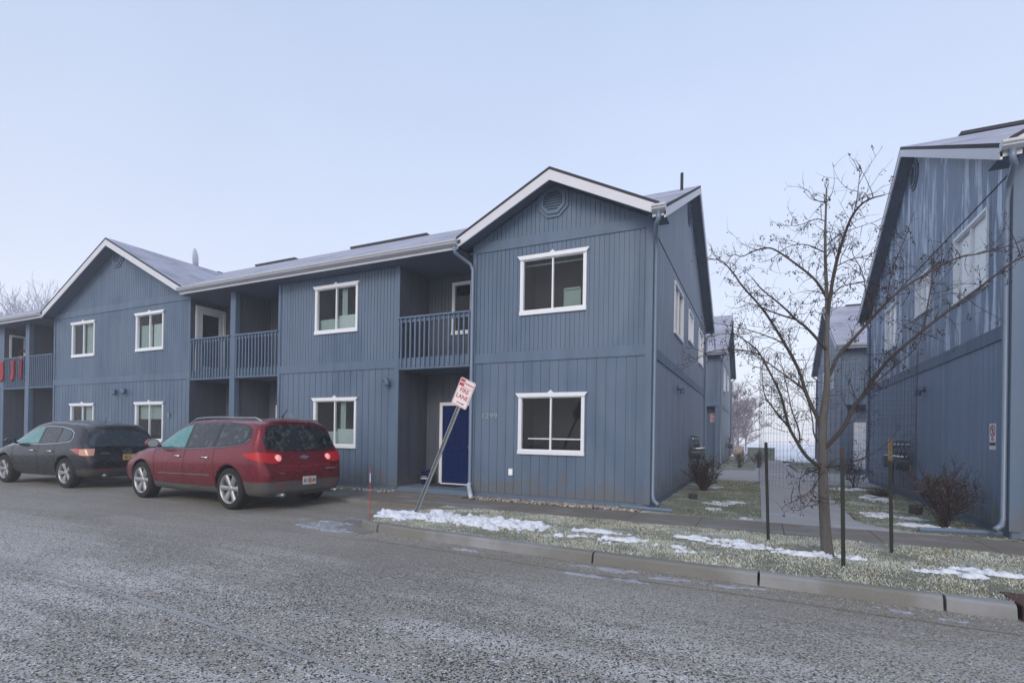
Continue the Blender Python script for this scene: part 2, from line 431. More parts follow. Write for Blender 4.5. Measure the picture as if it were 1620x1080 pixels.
    pbox(tb,S,.0,.05,-.02,.03,-.02,5.6); pbox(tb,S,D-.1,D,-.005,.028,-.02,5.6)
    pbox(tb,F,-.028,.0,-.05,.028,-.02,5.6)
    fo2=MB(); pbox(fo2,S,0,D,-.2,-.012,-.35,0); fo2.build('side_foundation',M['found'],root)
    tb.build('trim_boards',M['trim'],root)
    for w in sw: window(root,S,w[0],w[1],w[2],w[3],w[4],False)
    vent(root,S,YR+.1,7.82,.36)
    for h in hoods: hood(root,S,h[0],h[1],-1)
    # back and far end, plain
    bk=MB(); bk.quad((0,D,-.3),(s*A,D,-.3),(s*A,D,5.7),(0,D,5.7)); bk.add([(s*A,0,-.3),(s*A,D,-.3),(s*A,D,5.6),(s*A,YR,8.4),(s*A,0,5.6)],[(0,1,2,3,4)])
    bk.build('rear_wall',M['siding'],root)
    # ---- roof
    r=MB(); th=.07; xo=-.32
    r.cur=0
    ze=ez; zr=roofz(YR)
    strips=[];cur=xo
    for ac,az,hw in sorted(dormers): strips.append((cur,ac-hw+.12,-ov)); strips.append((ac-hw+.12,ac+hw-.12,.03)); cur=ac+hw-.12
    strips.append((cur,A+.3,-ov))
    for x0,x1,yy in strips: r.quad((s*x0,yy,roofz(yy)),(s*x1,yy,roofz(yy)),(s*x1,YR,zr),(s*x0,YR,zr))
    r.quad((s*xo,YR,zr),(s*(A+.3),YR,zr),(s*(A+.3),D+ov,ze),(s*xo,D+ov,ze))
    r.cur=1
    for x in (xo,A+.3):
        r.quad((s*x,-ov,ze),(s*x,YR,zr),(s*x,YR,zr-th),(s*x,-ov,ze-th)); r.quad((s*x,YR,zr),(s*x,D+ov,ze),(s*x,D+ov,ze-th),(s*x,YR,zr-th))
    for x0,x1,yy in strips:
        if yy<0: r.quad((s*x0,-ov,ze-th),(s*x1,-ov,ze-th),(s*x1,-ov,ze),(s*x0,-ov,ze))
    r.quad((s*xo,D+ov,ze-th),(s*(A+.3),D+ov,ze-th),(s*(A+.3),D+ov,ze),(s*xo,D+ov,ze))
    ro=r.build('roof',[M['roof'],M['roof_edge']],root)
    for x0,x1 in ((A*.08,A*.2),(A*.3,A*.42),(A*.52,A*.6),(A*.68,A*.8)): rv=MB(); rv.box(s*x0,s*x1,YR-.13,YR+.13,zr-.03,zr+.045); rv.build('ridge_vent',M['roof_edge'],ro)
    # rake boards and soffits on end wall
    k=MB(); so=MB(); w=.17; t0=.072
    for (ya,yb) in ((-ov,YR),(D+ov,YR)):
        za,zb=ze,zr
        for x0,x1 in ((xo-.002,xo+.028),):
            vs=[(s*x0,ya,za-t0),(s*x0,yb,zb-t0),(s*x0,yb,zb-t0-w),(s*x0,ya,za-t0-w)]
            ws=[(s*x1,q[1],q[2]) for q in vs]
            k.add(vs+ws,[(0,1,2,3),(7,6,5,4),(0,4,5,1),(3,2,6,7),(0,3,7,4)])
        so.quad((s*(xo+.029),ya,za-t0-.09),(s*(xo+.029),yb,zb-t0-.09),(s*.0,yb,zb-t0-.09),(s*.0,ya,za-t0-.09))
    k.build('rake_board',M['rake'],ro)
    for x0,x1,yy in strips:
        if yy<0: so.quad((s*x0,-ov+.02,ze-.2),(s*min(x1,A),-ov+.02,ze-.2),(s*min(x1,A),.0,ze-.2),(s*x0,.0,ze-.2))
    so.quad((s*xo,D,ze-.2),(s*A,D,ze-.2),(s*A,D+ov-.02,ze-.2),(s*xo,D+ov-.02,ze-.2))
    # dormer roofs
    for ac,az,hw in dormers:
        dr=MB(); YB=(az-ez)/PITCH-ov+.25; yf=-.43; zE=az-.505*hw
        for sg in (-1,1):
            e=(s*(ac+sg*hw),yf,zE); p=(s*ac,yf,az); q=(s*ac,YB,az); e2=(s*(ac+sg*hw),-.2,zE)
            dr.cur=0; dr.quad(e,p,q,e2)
            dr.cur=1; dr.quad(e,p,(p[0],p[1],az-.06),(e[0],e[1],zE-.06)); dr.quad(e,e2,(e2[0],e2[1],zE-.06),(e[0],e[1],zE-.06))
            vs=[(e[0],yf+.004,zE-.06),(p[0],yf+.004,az-.06),(p[0],yf+.004,az-.27),(e[0],yf+.004,zE-.25)]
            ws=[(a,yf+.034,c) for a,b,c in vs]
            k2=MB(); k2.add(vs+ws,[(0,1,2,3),(7,6,5,4),(0,4,5,1),(3,2,6,7),(0,3,7,4)])
            k2.build('gable_rake_board',M['rake'],ro)
            so.quad((e[0],yf+.035,zE-.17),(p[0],yf+.035,az-.17),(p[0],0.02,az-.17),(e[0],0.02,zE-.17))
        dr.build('gable_roof',[M['roof_d'],M['roof_edge']],ro)
    so.build('soffit',M['soffit'],ro)
    # gutters: K profile along front eave between dormers
    spans=[]; cur=-.33
    for ac,az,hw in sorted(dormers): spans.append((cur,ac-hw+.12)); cur=ac+hw-.06
    spans.append((cur,A+.3))
    prof=[(0,ez-.02),(.13,ez-.015),(.125,ez-.05),(.10,ez-.075),(.115,ez-.10),(.07,ez-.135),(.0,ez-.14)]
    for a0,a1 in spans:
        gm=MB(); n=len(prof)
        vs=[(s*a,-ov-d,z) for a in (a0,a1) for d,z in prof]
        gm.add(vs,[(i,i+1,n+i+1,n+i) for i in range(n-1)]+[tuple(range(n)),tuple(range(2*n-1,n-1,-1))]+[(0,n,2*n-1,n-1)])
        gm.build('gutter',M['gutter'],ro)
        fa=MB(); fa.box(s*a0,s*a1,-ov+.0,-ov-.0+.02,ez-.2,ez-.071); fa.build('fascia_board',M['rake'],ro)
    gm=MB(); vs=[(s*a,D+ov+d,z) for a in (-.33,A) for d,z in prof]; n=len(prof)
    gm.add(vs,[(i,i+1,n+i+1,n+i) for i in range(n-1)]+[tuple(range(n)),tuple(range(2*n-1,n-1,-1))]); gm.build('rear_gutter',M['gutter'],ro)
    # corner downspouts
    X=lambda a:s*a
    spout(root,[(X(-.2),-.5,5.44),(X(-.2),-.5,5.32),(X(-.16),-.45,5.25),(X(-.08),-.05,5.16),(X(-.065),.02,5.08),(X(-.065),.07,4.9),(X(-.065),.07,.16),(X(-.1),.02,.06),(X(-.2),-.06,.0)])
    spout(root,[(X(-.2),D+.5,5.44),(X(-.2),D+.5,5.32),(X(-.08),D-.0,5.16),(X(-.065),D-.07,5.0),(X(-.065),D-.07,.1),(X(-.2),D-.05,-.02)])
    return root

# ------------------------------------------------------------------ main apartment building (left of the path)
secs=[('wall',0,3.98,{'wins':[(1.31,2.80,.89,2.20,'shelf'),(1.31,2.80,3.88,5.16,'chair')]}),
 ('alcove',3.98,6.03,{'lops':[(4.64,5.52,.02,2.02)],'uops':[(4.22,5.27,3.88,5.17)]}),
 ('wall',6.03,10.21,{'wins':[(7.36,8.83,.89,2.20,'low_curtain'),(7.36,8.83,3.88,5.16,'low_curtain')],'hoods':[(6.40,2.6)]}),
 ('alcove',10.21,14.08,{'sops':[(.20,1.08,3.1,5.15)],'post':(11.99,12.21),'lops':[(10.75,11.6,.02,2.02)]}),
 ('wall',14.08,22.23,{'wins':[(15.4,16.93,.89,2.20,'shade_top'),(19.44,20.97,.89,2.20,'half_curtain_reflection'),(15.46,16.96,3.88,5.16,'curtain'),(19.46,20.96,3.88,5.16,'half_curtain_reflection')],'hoods':[(17.55,2.62),(18.1,2.6)]}),
 ('alcove',22.23,26.15,{'sops':[(.17,1.07,3.44,5.08)],'post':(24.08,24.38)}),
 ('wall',26.15,30.2,{'wins':[(27.4,28.9,.89,2.20,'dark'),(27.4,28.9,3.88,5.16,'dark')]})]
main=building('apartment_building',(0,0,0),-1,secs,30.2,'long slate blue apartment block with balconies and two front gables, left of the path',
  side_wins=[(2.92,4.52,3.86,5.15,'half_curtain_reflection'),(5.8,6.9,4.16,5.10,'white'),(8.65,10.1,3.88,5.10,'white')],dormers=[(2.0,6.77,2.2),(18.05,7.74,4.22)],hoods=[(3.7,2.58)])
FB=lambda u,d,z:(-u,1.2-d,z); FF=lambda u,d,z:(-u,-d,z)
d1=door(main,FB,4.64,5.53,.03,2.03,M['blue_door']); d1['label']='deep blue six panel front door in the nearest ground floor recess'
window(main,FB,4.2,5.29,3.85,5.20,'dark',False)
door(main,FB,10.75,11.6,.03,2.03,M['white'])
LW=lambda u,d,z:(-(14.08-.002-d),u,z)
door(main,LW,.22,1.06,3.13,5.13,M['white'],glassy=True)
LW3=lambda u,d,z:(-(26.15-.002-d),u,z)
window(main,LW3,.14,1.1,3.4,5.12,'plaid',False,.02)
ob=MB(); pbox(ob,FF,2.92,3.01,0,.035,.42,.56); ob.build('outlet_box',M['paper'],main)
ob=MB(); pbox(ob,FF,15.05,15.12,0,.05,1.68,1.84); ob.build('wall_lamp',M['steel'],main)
MT=Matrix.Translation((-3.52,-.012,1.66))@Matrix.Rotation(R(90),4,'X')
numat=simple('house_number_metal',(.28,.33,.39),.4,.2)
text('house_number','1299',.17,numat,main,MT@Matrix.Scale(1.25,4,(1,0,0)))
text('house_number','1295',.17,numat,main,Matrix.Translation((-9.75,-.012,1.66))@Matrix.Rotation(R(90),4,'X'))
spout(main,[(-4.18,-.53,5.42),(-4.18,-.5,5.3),(-4.14,-.35,5.24),(-4.02,-.1,5.14),(-3.96,-.07,5.0),(-3.96,-.07,.18),(-3.95,-.09,.08)])
spout(main,[(-3.96,-.09,.2),(-3.95,-.12,.12),(-3.86,-.24,.05),(-3.66,-.52,-.07)],.052,'downspout_elbow','gutter')
vp=MB(); vp.tube([(-.07,4.5,7.9),(-.07,4.5,8.52)],.04,10); vp.build('vent_pipe',M['black'],main)
# ------------------------------------------------------------------ right building and the two behind
rsecs=[('wall',0,3.98,{'wins':[(1.31,2.80,.89,2.20,'dark'),(1.31,2.80,3.88,5.16,'dark')]}),
 ('alcove',3.98,6.03,{}),('wall',6.03,10.21,{'wins':[(7.36,8.83,.89,2.20,'dark'),(7.36,8.83,3.88,5.16,'dark')]})]
rb=building('apartment_building',(5.30,-.1,0),1,rsecs,10.21,'slate blue apartment block with frost streaked gable end, at the right edge beside the bushes',
  side_wins=[(.95,2.58,3.88,5.20,'white'),(4.15,5.3,4.22,5.16,'white'),(7.2,8.6,3.9,5.16,'white')],dormers=[(2.0,6.77,2.2)],hoods=[(4.5,2.48)],sidemat='siding_frost')
bsecs=[('wall',0,4.4,{'wins':[(2.4,3.6,3.88,5.16,'dark')],'no_low':1}),('wall',4.4,9.5,{'wins':[(5.4,6.9,.89,2.2,'dark'),(5.4,6.9,3.88,5.16,'dark')]})]
def back_block(loc,s,label,RD=.5):
    b=building('apartment_building',loc,s,bsecs,9.5,label,side_wins=[(2.9,4.4,3.88,5.14,'white'),(6.6,7.7,4.16,5.10,'white')],hoods=[])
    B=lambda u,d,z:(s*u,RD-d,z)
    m=MB(); siding(m,B,.0,4.4,0,2.86,[],.2032); 
    Q=lambda u,d,z:(s*(4.4-d),u,z); siding(m,Q,0,RD,0,2.86,[],.2032)
    m.build('recess_wall',M['siding'],b)
    t=MB(); t.box(0,s*.2,.001,RD-.01,-.02,2.86); t.build('recess_pier',M['trim'],b)
    c=MB(); c.box(s*.21,s*4.39,.02,1.3,2.862,3.09); c.build('recess_ceiling',M['soffit'],b)
    c=MB(); c.box(s*.21,s*4.39,.0,1.3,-.3,-.06); c.build('entry_slab',M['found'],b)
    B=lambda u,d,z:(s*u,RD-.02-d,z)
    door(b,B,(.72 if s<0 else .60),(1.62 if s<0 else 1.6),.0,2.02,M['white'])
    return b
back_block((.15,17.3,0),-1,'fog softened slate blue block with pink sign beside its door, behind the near left building')
back_block((5.30,17.3,0),1,'fog softened slate blue block with large white door, seen behind the young tree')

exec_after=[]
# ------------------------------------------------------------------ ground materials
def asphalt():
    t=NT('asphalt'); 
    v1=t.vor(88,None,'Color'); sepc=t.new('ShaderNodeSeparateColor'); t.l.new(v1,sepc.inputs[0]); r=sepc.outputs[0]
    d=t.vor(88)
    n=t.noise(.35,4); n2=t.noise(2.2,5)
    streak=t.noise(1.0,6,t.co((.22,2.1,1),(0,0,R(-4))),.68)
    base=t.mix(n2,(.32,.302,.282),(.47,.445,.415))
    mot=t.ramp(t.noise(.8,6,t.co((.5,1.3,1)),.65),[(.35,0),(.62,1)]); base=t.mix(t.math('MULTIPLY',mot,.5),base,(.19,.178,.162))
    frost=t.ramp(t.math('MULTIPLY',streak,t.ramp(n,[(.3,.75),(.65,1.25)])),[(.46,0),(.60,1)])
    c=t.mix(t.math('MULTIPLY',frost,.7),base,(.57,.555,.55))
    blk=t.ramp(t.math('ADD',r,t.math('MULTIPLY',n2,.35)),[(.45,1),(.50,0)])
    c=t.mix(t.math('MULTIPLY',blk,.92),c,(.016,.016,.018))
    tan=t.ramp(r,[(.88,0),(.9,1)]); c=t.mix(t.math('MULTIPLY',tan,.7),c,(.42,.36,.26))
    wht=t.ramp(sepc.outputs[1],[(.955,0),(.965,1)]); c=t.mix(wht,c,(.75,.75,.78))
    # tan wet zone beside the cars
    y=t.sep(1); x=t.sep(0)
    z=t.math('MULTIPLY',t.ramp(y,[(.0,0),(1,1)]),1)
    mr=t.new('ShaderNodeMapRange'); mr.inputs[1].default_value=-6.5; mr.inputs[2].default_value=-4.2; t.l.new(t.math('ADD',y,t.math('MULTIPLY',n2,1.5)),mr.inputs[0])
    c=t.mix(t.math('MULTIPLY',mr.outputs[0],.65),c,(.22,.20,.165))
    t.set('Base Color',c); t.set('Roughness',t.ramp(n,[(.3,.45),(.7,.8)]))
    t.bump(t.math('ADD',t.math('MULTIPLY',d,1.0),t.math('MULTIPLY',r,.6)),.65,.008); return t.m
def concrete(name,c,frost=.3):
    t=NT(name); n=t.noise(1.6,6,None,.65); f=t.noise(70,4)
    b=t.mix(n,tuple(q*.72 for q in c),tuple(q*1.2 for q in c)); b=t.mix(t.ramp(f,[(.3,.35),(.7,0)]),b,tuple(q*.5 for q in c))
    b=t.mix(t.math('MULTIPLY',t.ramp(t.noise(.9,5,t.co((1,2.2,1))),[(.5,0),(.7,1)]),frost),b,(.42,.44,.50))
    t.set('Base Color',b).set('Roughness',.8); t.bump(f,.3,.004); return t.m
def grass_ground():
    t=NT('lawn_soil'); n=t.noise(1.3,6,None,.65); f=t.noise(38,5,None,.7)
    b=t.mix(n,(.07,.08,.04),(.17,.175,.11)); b=t.mix(t.ramp(f,[(.35,0),(.7,.8)]),b,(.33,.34,.30))
    b=t.mix(t.ramp(t.noise(.8,4,t.co((1,1.5,1))),[(.5,0),(.68,.75)]),b,(.58,.60,.58))
    b=t.mix(t.ramp(t.noise(9,4),[(.6,0),(.72,.6)]),b,(.10,.065,.04))
    t.set('Base Color',b).set('Roughness',.9); t.bump(f,.8,.03); return t.m
M['asphalt']=asphalt(); M['walk']=concrete('sidewalk_concrete',(.19,.168,.145)); M['path']=concrete('path_concrete',(.37,.36,.365),.6); M['kerb']=concrete('kerb_concrete',(.20,.195,.175),.45)
M['lawn']=grass_ground(); M['seam']=concrete('seam_tar',(.33,.33,.33),.2); M['silt']=concrete('seam_silt',(.22,.18,.14),.2)
def snow_mat():
    t=NT('snow'); t.set('Base Color',t.mix(t.noise(14,5),(.58,.61,.68),(.84,.86,.91))).set('Roughness',.55); t.set('Subsurface Weight',.0)
    t.bump(t.noise(30,5),.5,.02); return t.m
M['snow']=snow_mat()
M['slush']=simple('grey_slush',(.30,.31,.345),.45,0,.35,30,.6)
def sheet(name,poly,z,mt,th=None):
    m=MB(); n=len(poly); m.add([(x,y,z) for x,y in poly],[tuple(range(n))])
    if th:
        m.add([(x,y,z) for x,y in poly]+[(x,y,z-th) for x,y in poly],[(i,(i+1)%n,n+(i+1)%n,n+i) for i in range(n)])
    return struct(m.build(name,mt))
sheet('ground',[(-190,-190),(190,-190),(190,190),(-190,190)],-.30,M['snow'])
sheet('road',[(-120,-60),(120,-60),(120,-4.2),(3.6,-4.2),(-3.6,-3.9),(-3.9,-1.74),(-120,-1.74)],-.19,M['asphalt'])
sheet('rear_driveway',[(-60,8.8),(60,8.8),(60,15.2),(-60,15.2)],-.125,M['path'])
# lawns as gently uneven grids
def lawn(name,x0,x1,y0,y1,zf,step=.12,inside=lambda x,y:True):
    m=MB(); nx=max(2,int((x1-x0)/step)); ny=max(2,int((y1-y0)/step))
    vs=[]
    for j in range(ny+1):
        for i in range(nx+1):
            x=x0+(x1-x0)*i/nx; y=y0+(y1-y0)*j/ny; vs.append((x,y,zf(x,y)+.018*noise.noise((x*1.7,y*1.7,0))+.008*noise.noise((x*6,y*6,2))))
    fs=[(j*(nx+1)+i,j*(nx+1)+i+1,(j+1)*(nx+1)+i+1,(j+1)*(nx+1)+i) for j in range(ny) for i in range(nx) if inside((x0+(x1-x0)*(i+.5)/nx),(y0+(y1-y0)*(j+.5)/ny))]
    m.add(vs,fs); return struct(m.build(name,M['lawn'],None,True))
def kerby(x):   # outer kerb line
    pts=[(-3.5,-4.0),(-3.0,-4.1),(-2,-4.18),(.2,-4.33),(1.93,-4.38),(3.41,-4.44),(6,-4.5),(30,-4.6)]
    for (a,b),(c,d) in zip(pts,pts[1:]):
        if a<=x<=c: return b+(d-b)*(x-a)/(c-a)
    return -4.0
zs=lambda x,y:-.095+.02*min(1,max(0,(-1.75-y)/2.4))
lawn('grass_verge',-3.95,14,-4.45,-1.71,zs,.1,lambda x,y: y>kerby(x)+.12 and (x>-3.55 or (x+3.2)**2+(y+3.1)**2<.62))
zl=lambda x,y:-.10+.03*min(1,abs(y)/6)
pathx=lambda y: 3.46+.06*min(max(y,0),4)/4 + (0 if y>.45 else (.45-y)**1.5*.75)
lawn('left_lawn',-.6,1.97,-.35,8.8,lambda x,y:-.135+.02*max(0,1-abs(x)),.12,lambda x,y: x>.0 or y<-.0)
lawn('right_lawn',3.4,5.35,-.35,8.8,lambda x,y:-.13,.1,lambda x,y:x>pathx(y))
lawn('far_lawn_left',-.2,1.75,15.2,33,lambda x,y:-.13,.4); lawn('far_lawn_right',3.5,5.3,15.2,27,lambda x,y:-.13,.4)
lawn('planting_strip',-12,0.1,-.42,.02,lambda x,y:-.13,.15); lawn('planting_strip',5.3,16,-.5,-.08,lambda x,y:-.13,.15)
# sidewalk and path slabs
def slabs(name,rects,z,mt,th=.12):
    m=MB()
    for p in rects:
        n=len(p); m.add([(x,y,z) for x,y in p]+[(x,y,z-th) for x,y in p],[tuple(range(n))]+[(i,(i+1)%n,n+(i+1)%n,n+i) for i in range(n)])
    return struct(m.build(name,mt))
xs=[-40,-30,-20,-14,-11,-8.6,-7.35,-6.1,-4.85,-3.6,-2.35,-1.22,-.12,1.02,2.28,3.5,4.75,6,7.3,9,12,16,30]
slabs('sidewalk',[[(a+.005,-1.72),(b-.005,-1.72),(b-.005,-.36),(a+.005,-.36)] for a,b in zip(xs,xs[1:])],-.12,M['walk'])
ys=[-.355,1.0,2.4,3.8,5.2,6.6,8.8]
pr=[]
for a,b in zip(ys,ys[1:]):
    if a<0: pr.append([(1.975,a),(4.5,a),(4.15,-.25),(3.8,.0),(3.58,.35),(3.47,.7),(3.46,b-.006),(1.975,b-.006)])
    else: pr.append([(1.975,a),(pathx(a),a),(pathx(b),b-.006),(1.975,b-.006)])
slabs('footpath',pr,-.118,M['path'])
slabs('footpath',[[(1.8,15.2),(3.45,15.2),(3.2,32),(1.8,32)]],-.12,M['path'])
# step slab in front of the entry
m=MB(); m.box(-6.3,-4.0,-.36,-.02,-.25,-.105); struct(m.build('entry_apron',M['walk']))
# kerb
def kerb_seg(m,pts,w=.14,zt=-.065,zb=-.21):
    n=len(pts); P=[]
    for i,p in enumerate(pts):
        a=Vector(pts[max(i-1,0)]); b=Vector(pts[min(i+1,n-1)]); d=(b-a).normalized(); nn=Vector((-d.y,d.x))
        p=Vector(p); P.append([(p.x-nn.x*.02,p.y-nn.y*.02,zb),(p.x,p.y,zt-.025),(p.x+nn.x*.02,p.y+nn.y*.02,zt-.004),(p.x+nn.x*.04,p.y+nn.y*.04,zt),(p.x+nn.x*w,p.y+nn.y*w,zt),(p.x+nn.x*w,p.y+nn.y*w,zb)])
    vs=[q for r in P for q in r]; k=6
    m.add(vs,[(i*k+j,(i+1)*k+j,(i+1)*k+j+1,i*k+j+1) for i in range(n-1) for j in range(k-1)]+[tuple(range(k)),tuple((n-1)*k+j for j in range(k))[::-1]])
m=MB()
nose=[(-2.9,-1.80),(-3.3,-2.0),(-3.65,-2.25),(-3.9,-2.6),(-4.04,-3.0),(-4.02,-3.4),(-3.85,-3.72),(-3.6,-3.93),(-3.24,-4.06)]
def smooth(p,n=3):
    for _ in range(n):
        q=[p[0]]
        for a,b in zip(p,p[1:]): q+=[(a[0]*.75+b[0]*.25,a[1]*.75+b[1]*.25),(a[0]*.25+b[0]*.75,a[1]*.25+b[1]*.75)]
        p=q+[p[-1]]
    return p
kerb_seg(m,smooth(nose,2))
jx=[-3.22,.18,1.93,3.41,3.90]
for a,b in zip(jx,jx[1:]):
    n=6; kerb_seg(m,[(a+.012+(b-a-.024)*i/n,kerby(a+(b-a)*i/n)) for i in range(n+1)])
for a,b in zip([4.88,6.3,8,10,14],[6.28,7.98,9.98,13.98,30]): kerb_seg(m,[(a,kerby(a)),(b,kerby(b))])
struct(m.build('kerb',M['kerb'],None))
# gutter pan strip next to the kerb nose
gp=smooth([(-3.0,-1.74),(-3.5,-1.85),(-4.0,-2.25),(-4.35,-2.8),(-4.45,-3.3),(-4.25,-3.85),(-3.85,-4.15),(-3.3,-4.3)],2)
m=MB(); inn=smooth([(-3.0,-1.8),(-3.3,-2.0),(-3.6,-2.35),(-3.8,-2.8),(-3.85,-3.2),(-3.75,-3.6),(-3.5,-3.9),(-3.25,-4.0)],2)
n=len(gp); m.add([(x,y,-.186) for x,y in gp]+[(x,y,-.186) for x,y in inn],[(i,i+1,n+i+1,n+i) for i in range(n-1)])
struct(m.build('kerb_apron',M['kerb']))
m=MB(); pp=rs0=smooth([(-6.5,-7.35),(-4.7,-7.47),(-3.6,-7.5),(-1.9,-7.6),(-.5,-7.72),(2.5,-7.9)],1); n=len(pp)
vs=[]
for i,(x,y) in enumerate(pp):
    w_=.02+.012*noise.noise((x*3,0,0)); vs+=[(x,y-w_,-.187),(x,y+w_,-.187)]
m.add(vs,[(2*i,2*i+2,2*i+3,2*i+1) for i in range(n-1)]); struct(m.build('road_seam',M['seam']))
m=MB(); vs=[]; n=160
for i in range(n+1):
    x=-3.0+11*i/n; y=kerby(x)-.44+.02*noise.noise((x*2,3,0)); w_=.012+.012*noise.noise((x*7,1,0)); vs+=[(x,y-w_,-.187),(x,y+w_,-.187)]
m.add(vs,[(2*i,2*i+2,2*i+3,2*i+1) for i in range(n)]); struct(m.build('road_seam',M['silt']))
# storm drain
sd=empty('storm_drain',(3.91,-4.455,-.19),0,'rusty steel storm drain inlet set into the kerb at the right edge','storm drain')
m=MB(); m.box(0.01,.94,-.0,.45,.11,.13); m.box(.01,.14,-.02,.02,-.02,.12); m.box(.80,.94,-.02,.02,-.02,.12); m.box(.14,.8,-.02,.02,.085,.12); m.box(.45,.49,-.018,.018,-.02,.085)
m.build('inlet_hood',M['rust'],sd)
m=MB(); m.box(.02,.93,.1,.44,-.05,.109); m.build('inlet_throat',M['dark'],sd)
m=MB()
for i in range(9): m.box(.05+.1*i,.1+.1*i,-.25,-.03,-.02,.006)
m.box(.0,.95,-.28,-.25,-.02,.007); m.build('grate',M['rust'],sd)

# ------------------------------------------------------------------ grass blades
def blade_mat():
    t=NT('frosty_grass'); n=t.noise(1.1,5,None,.6); f=t.noise(55,3)
    c=t.mix(t.ramp(f,[(.3,0),(.7,1)]),(.085,.10,.04),(.30,.28,.16)); c=t.mix(t.ramp(n,[(.36,.1),(.58,.8)]),c,(.74,.78,.73))
    t.set('Base Color',c).set('Roughness',.7); return t.m
def green_mat():
    t=NT('lawn_grass'); n=t.noise(.9,5,None,.6); f=t.noise(55,3)
    c=t.mix(t.ramp(f,[(.3,0),(.7,1)]),(.055,.10,.035),(.17,.17,.07)); c=t.mix(t.ramp(n,[(.42,0),(.66,.75)]),c,(.34,.40,.36))
    t.set('Base Color',c).set('Roughness',.7); return t.m
M['blade']=blade_mat(); M['green']=green_mat()
rng=np.random.default_rng(5)
M['g_straw']=simple('straw_grass',(.50,.45,.27),.7,0,.2,20); M['g_frost']=simple('rime_grass',(.80,.84,.80),.6,0,.1,20); M['g_dark']=simple('dead_grass',(.06,.05,.03),.8,0,.3,20)
def blades(name,N,x0,x1,y0,y1,ok,zf,mt,h=(.010,.032),w=.0048,wts=(4,2.4,3,1.8)):
    vs=[];fs=[];k=0
    X=rng.uniform(x0,x1,N);Y=rng.uniform(y0,y1,N)
    for x,y in zip(X,Y):
        if not ok(x,y): continue
        cl=noise.noise((x*2.2,y*2.2,5))
        if cl<-.25 and random.random()<.6: continue
        hh=random.uniform(*h)*(1+.7*cl); a=random.uniform(0,6.28); b=random.uniform(0,6.28); l=hh*random.uniform(.2,1.2)
        z=zf(x,y)-.005; ww=w*random.uniform(.6,1.3)
        vs+=[(x-ww*math.cos(a),y-ww*math.sin(a),z),(x+ww*math.cos(a),y+ww*math.sin(a),z),(x+l*math.cos(b),y+l*math.sin(b),z+hh)]
        fs.append((k,k+1,k+2)); k+=3
    m=MB(); m.v=vs; m.f=fs; m.m=[random.choices((0,1,2,3),wts)[0] for _ in fs]
    return tag(m.build(name,[mt,M['g_straw'],M['g_frost'],M['g_dark']]),kind='stuff')
tag(blades('grass',150000,-3.9,7.5,-4.45,-1.72,lambda x,y:y>kerby(x)+.1 and (x>-3.5 or (x+3.2)**2+(y+3.1)**2<.5),zs,M['blade']),'short frost covered grass on the kerbside verge','grass')
tag(blades('grass',26000,.02,1.97,-.34,8.7,lambda x,y:True,lambda x,y:-.13,M['green'],(.015,.035),.005,(7,1,.5,1.2)),'green lawn grass beside the near left end wall','grass')
tag(blades('grass',26000,3.4,5.28,-.34,8.7,lambda x,y:x>pathx(y)+.02,lambda x,y:-.125,M['green'],(.015,.035),.005,(7,1,.5,1.2)),'green lawn grass between the path and the right wall','grass')
tag(blades('grass',5000,-.6,.05,-.35,.0,lambda x,y:True,lambda x,y:-.13,M['blade']),'frosty grass fringe at the near building corner','grass')
# ------------------------------------------------------------------ snow patches
def snowp(label,blobs,zf,mt='snow',h=.06,step=.017,thr=.0,amp=.85):
    x0=min(b[0]-b[2] for b in blobs)-.1; x1=max(b[0]+b[2] for b in blobs)+.1; y0=min(b[1]-b[3] for b in blobs)-.1; y1=max(b[1]+b[3] for b in blobs)+.1
    nx=int((x1-x0)/step)+1; ny=int((y1-y0)/step)+1
    def f(x,y):
        q=max(1-((x-b[0])/b[2])**2-((y-b[1])/b[3])**2 for b in blobs)
        q=max(q,-2)
        return q*.55+amp*(noise.fractal((x*3.2,y*4.6,3),1,2,5))+.55*noise.noise((x*14,y*19,9))+.38*noise.noise((x*33,y*41,4))-thr-.30
    val=[[f(x0+i*step,y0+j*step) for i in range(nx+1)] for j in range(ny+1)]
    idx={};vs=[];fs=[]
    def vi(i,j):
        if (i,j) not in idx:
            q=val[j][i]; x=x0+i*step; y=y0+j*step
            z=zf(x,y)+ (min(1,max(q,0)*1.6)**.7*h if q>0 else -.012)
            z+= (.014*noise.noise((x*11,y*11,1))+.006*noise.noise((x*31,y*31,1)))*min(1,q*4) if q>0 else 0
            idx[(i,j)]=len(vs); vs.append((x,y,z))
        return idx[(i,j)]
    for j in range(ny):
        for i in range(nx):
            if max(val[j][i],val[j][i+1],val[j+1][i],val[j+1][i+1])>0: fs.append((vi(i,j),vi(i+1,j),vi(i+1,j+1),vi(i,j+1)))
    m=MB(); m.add(vs,fs); o=m.build('snow',M[mt],None,True); tag(o,label,'snow',None,'stuff'); return o
zs2=lambda x,y:zs(x,y)+.02
snowp('largest bright snow patch on the verge right of the leaning sign',[(-2.4,-3.1,.6,.34),(-1.7,-3.15,.75,.42),(-1.15,-3.05,.4,.22)],zs2,h=.07)
snowp('small bright snow patch around the foot of the leaning sign',[(-3.35,-3.25,.5,.38),(-2.9,-2.75,.3,.18)],zs2,h=.07)
snowp('broken thin snow patches midway along the verge',[(-.15,-3.0,.5,.14),(.35,-3.45,.55,.24),(.95,-3.45,.4,.16),(-.4,-3.5,.3,.1),(1.2,-3.75,.4,.12)],zs2,h=.03,thr=.42,amp=1.1)
snowp('long narrow snow patch running to the young tree trunk',[(1.35,-2.75,.45,.13),(1.9,-2.98,.5,.17),(2.4,-3.12,.45,.16),(2.85,-3.1,.2,.07)],zs2,h=.04,thr=.1)
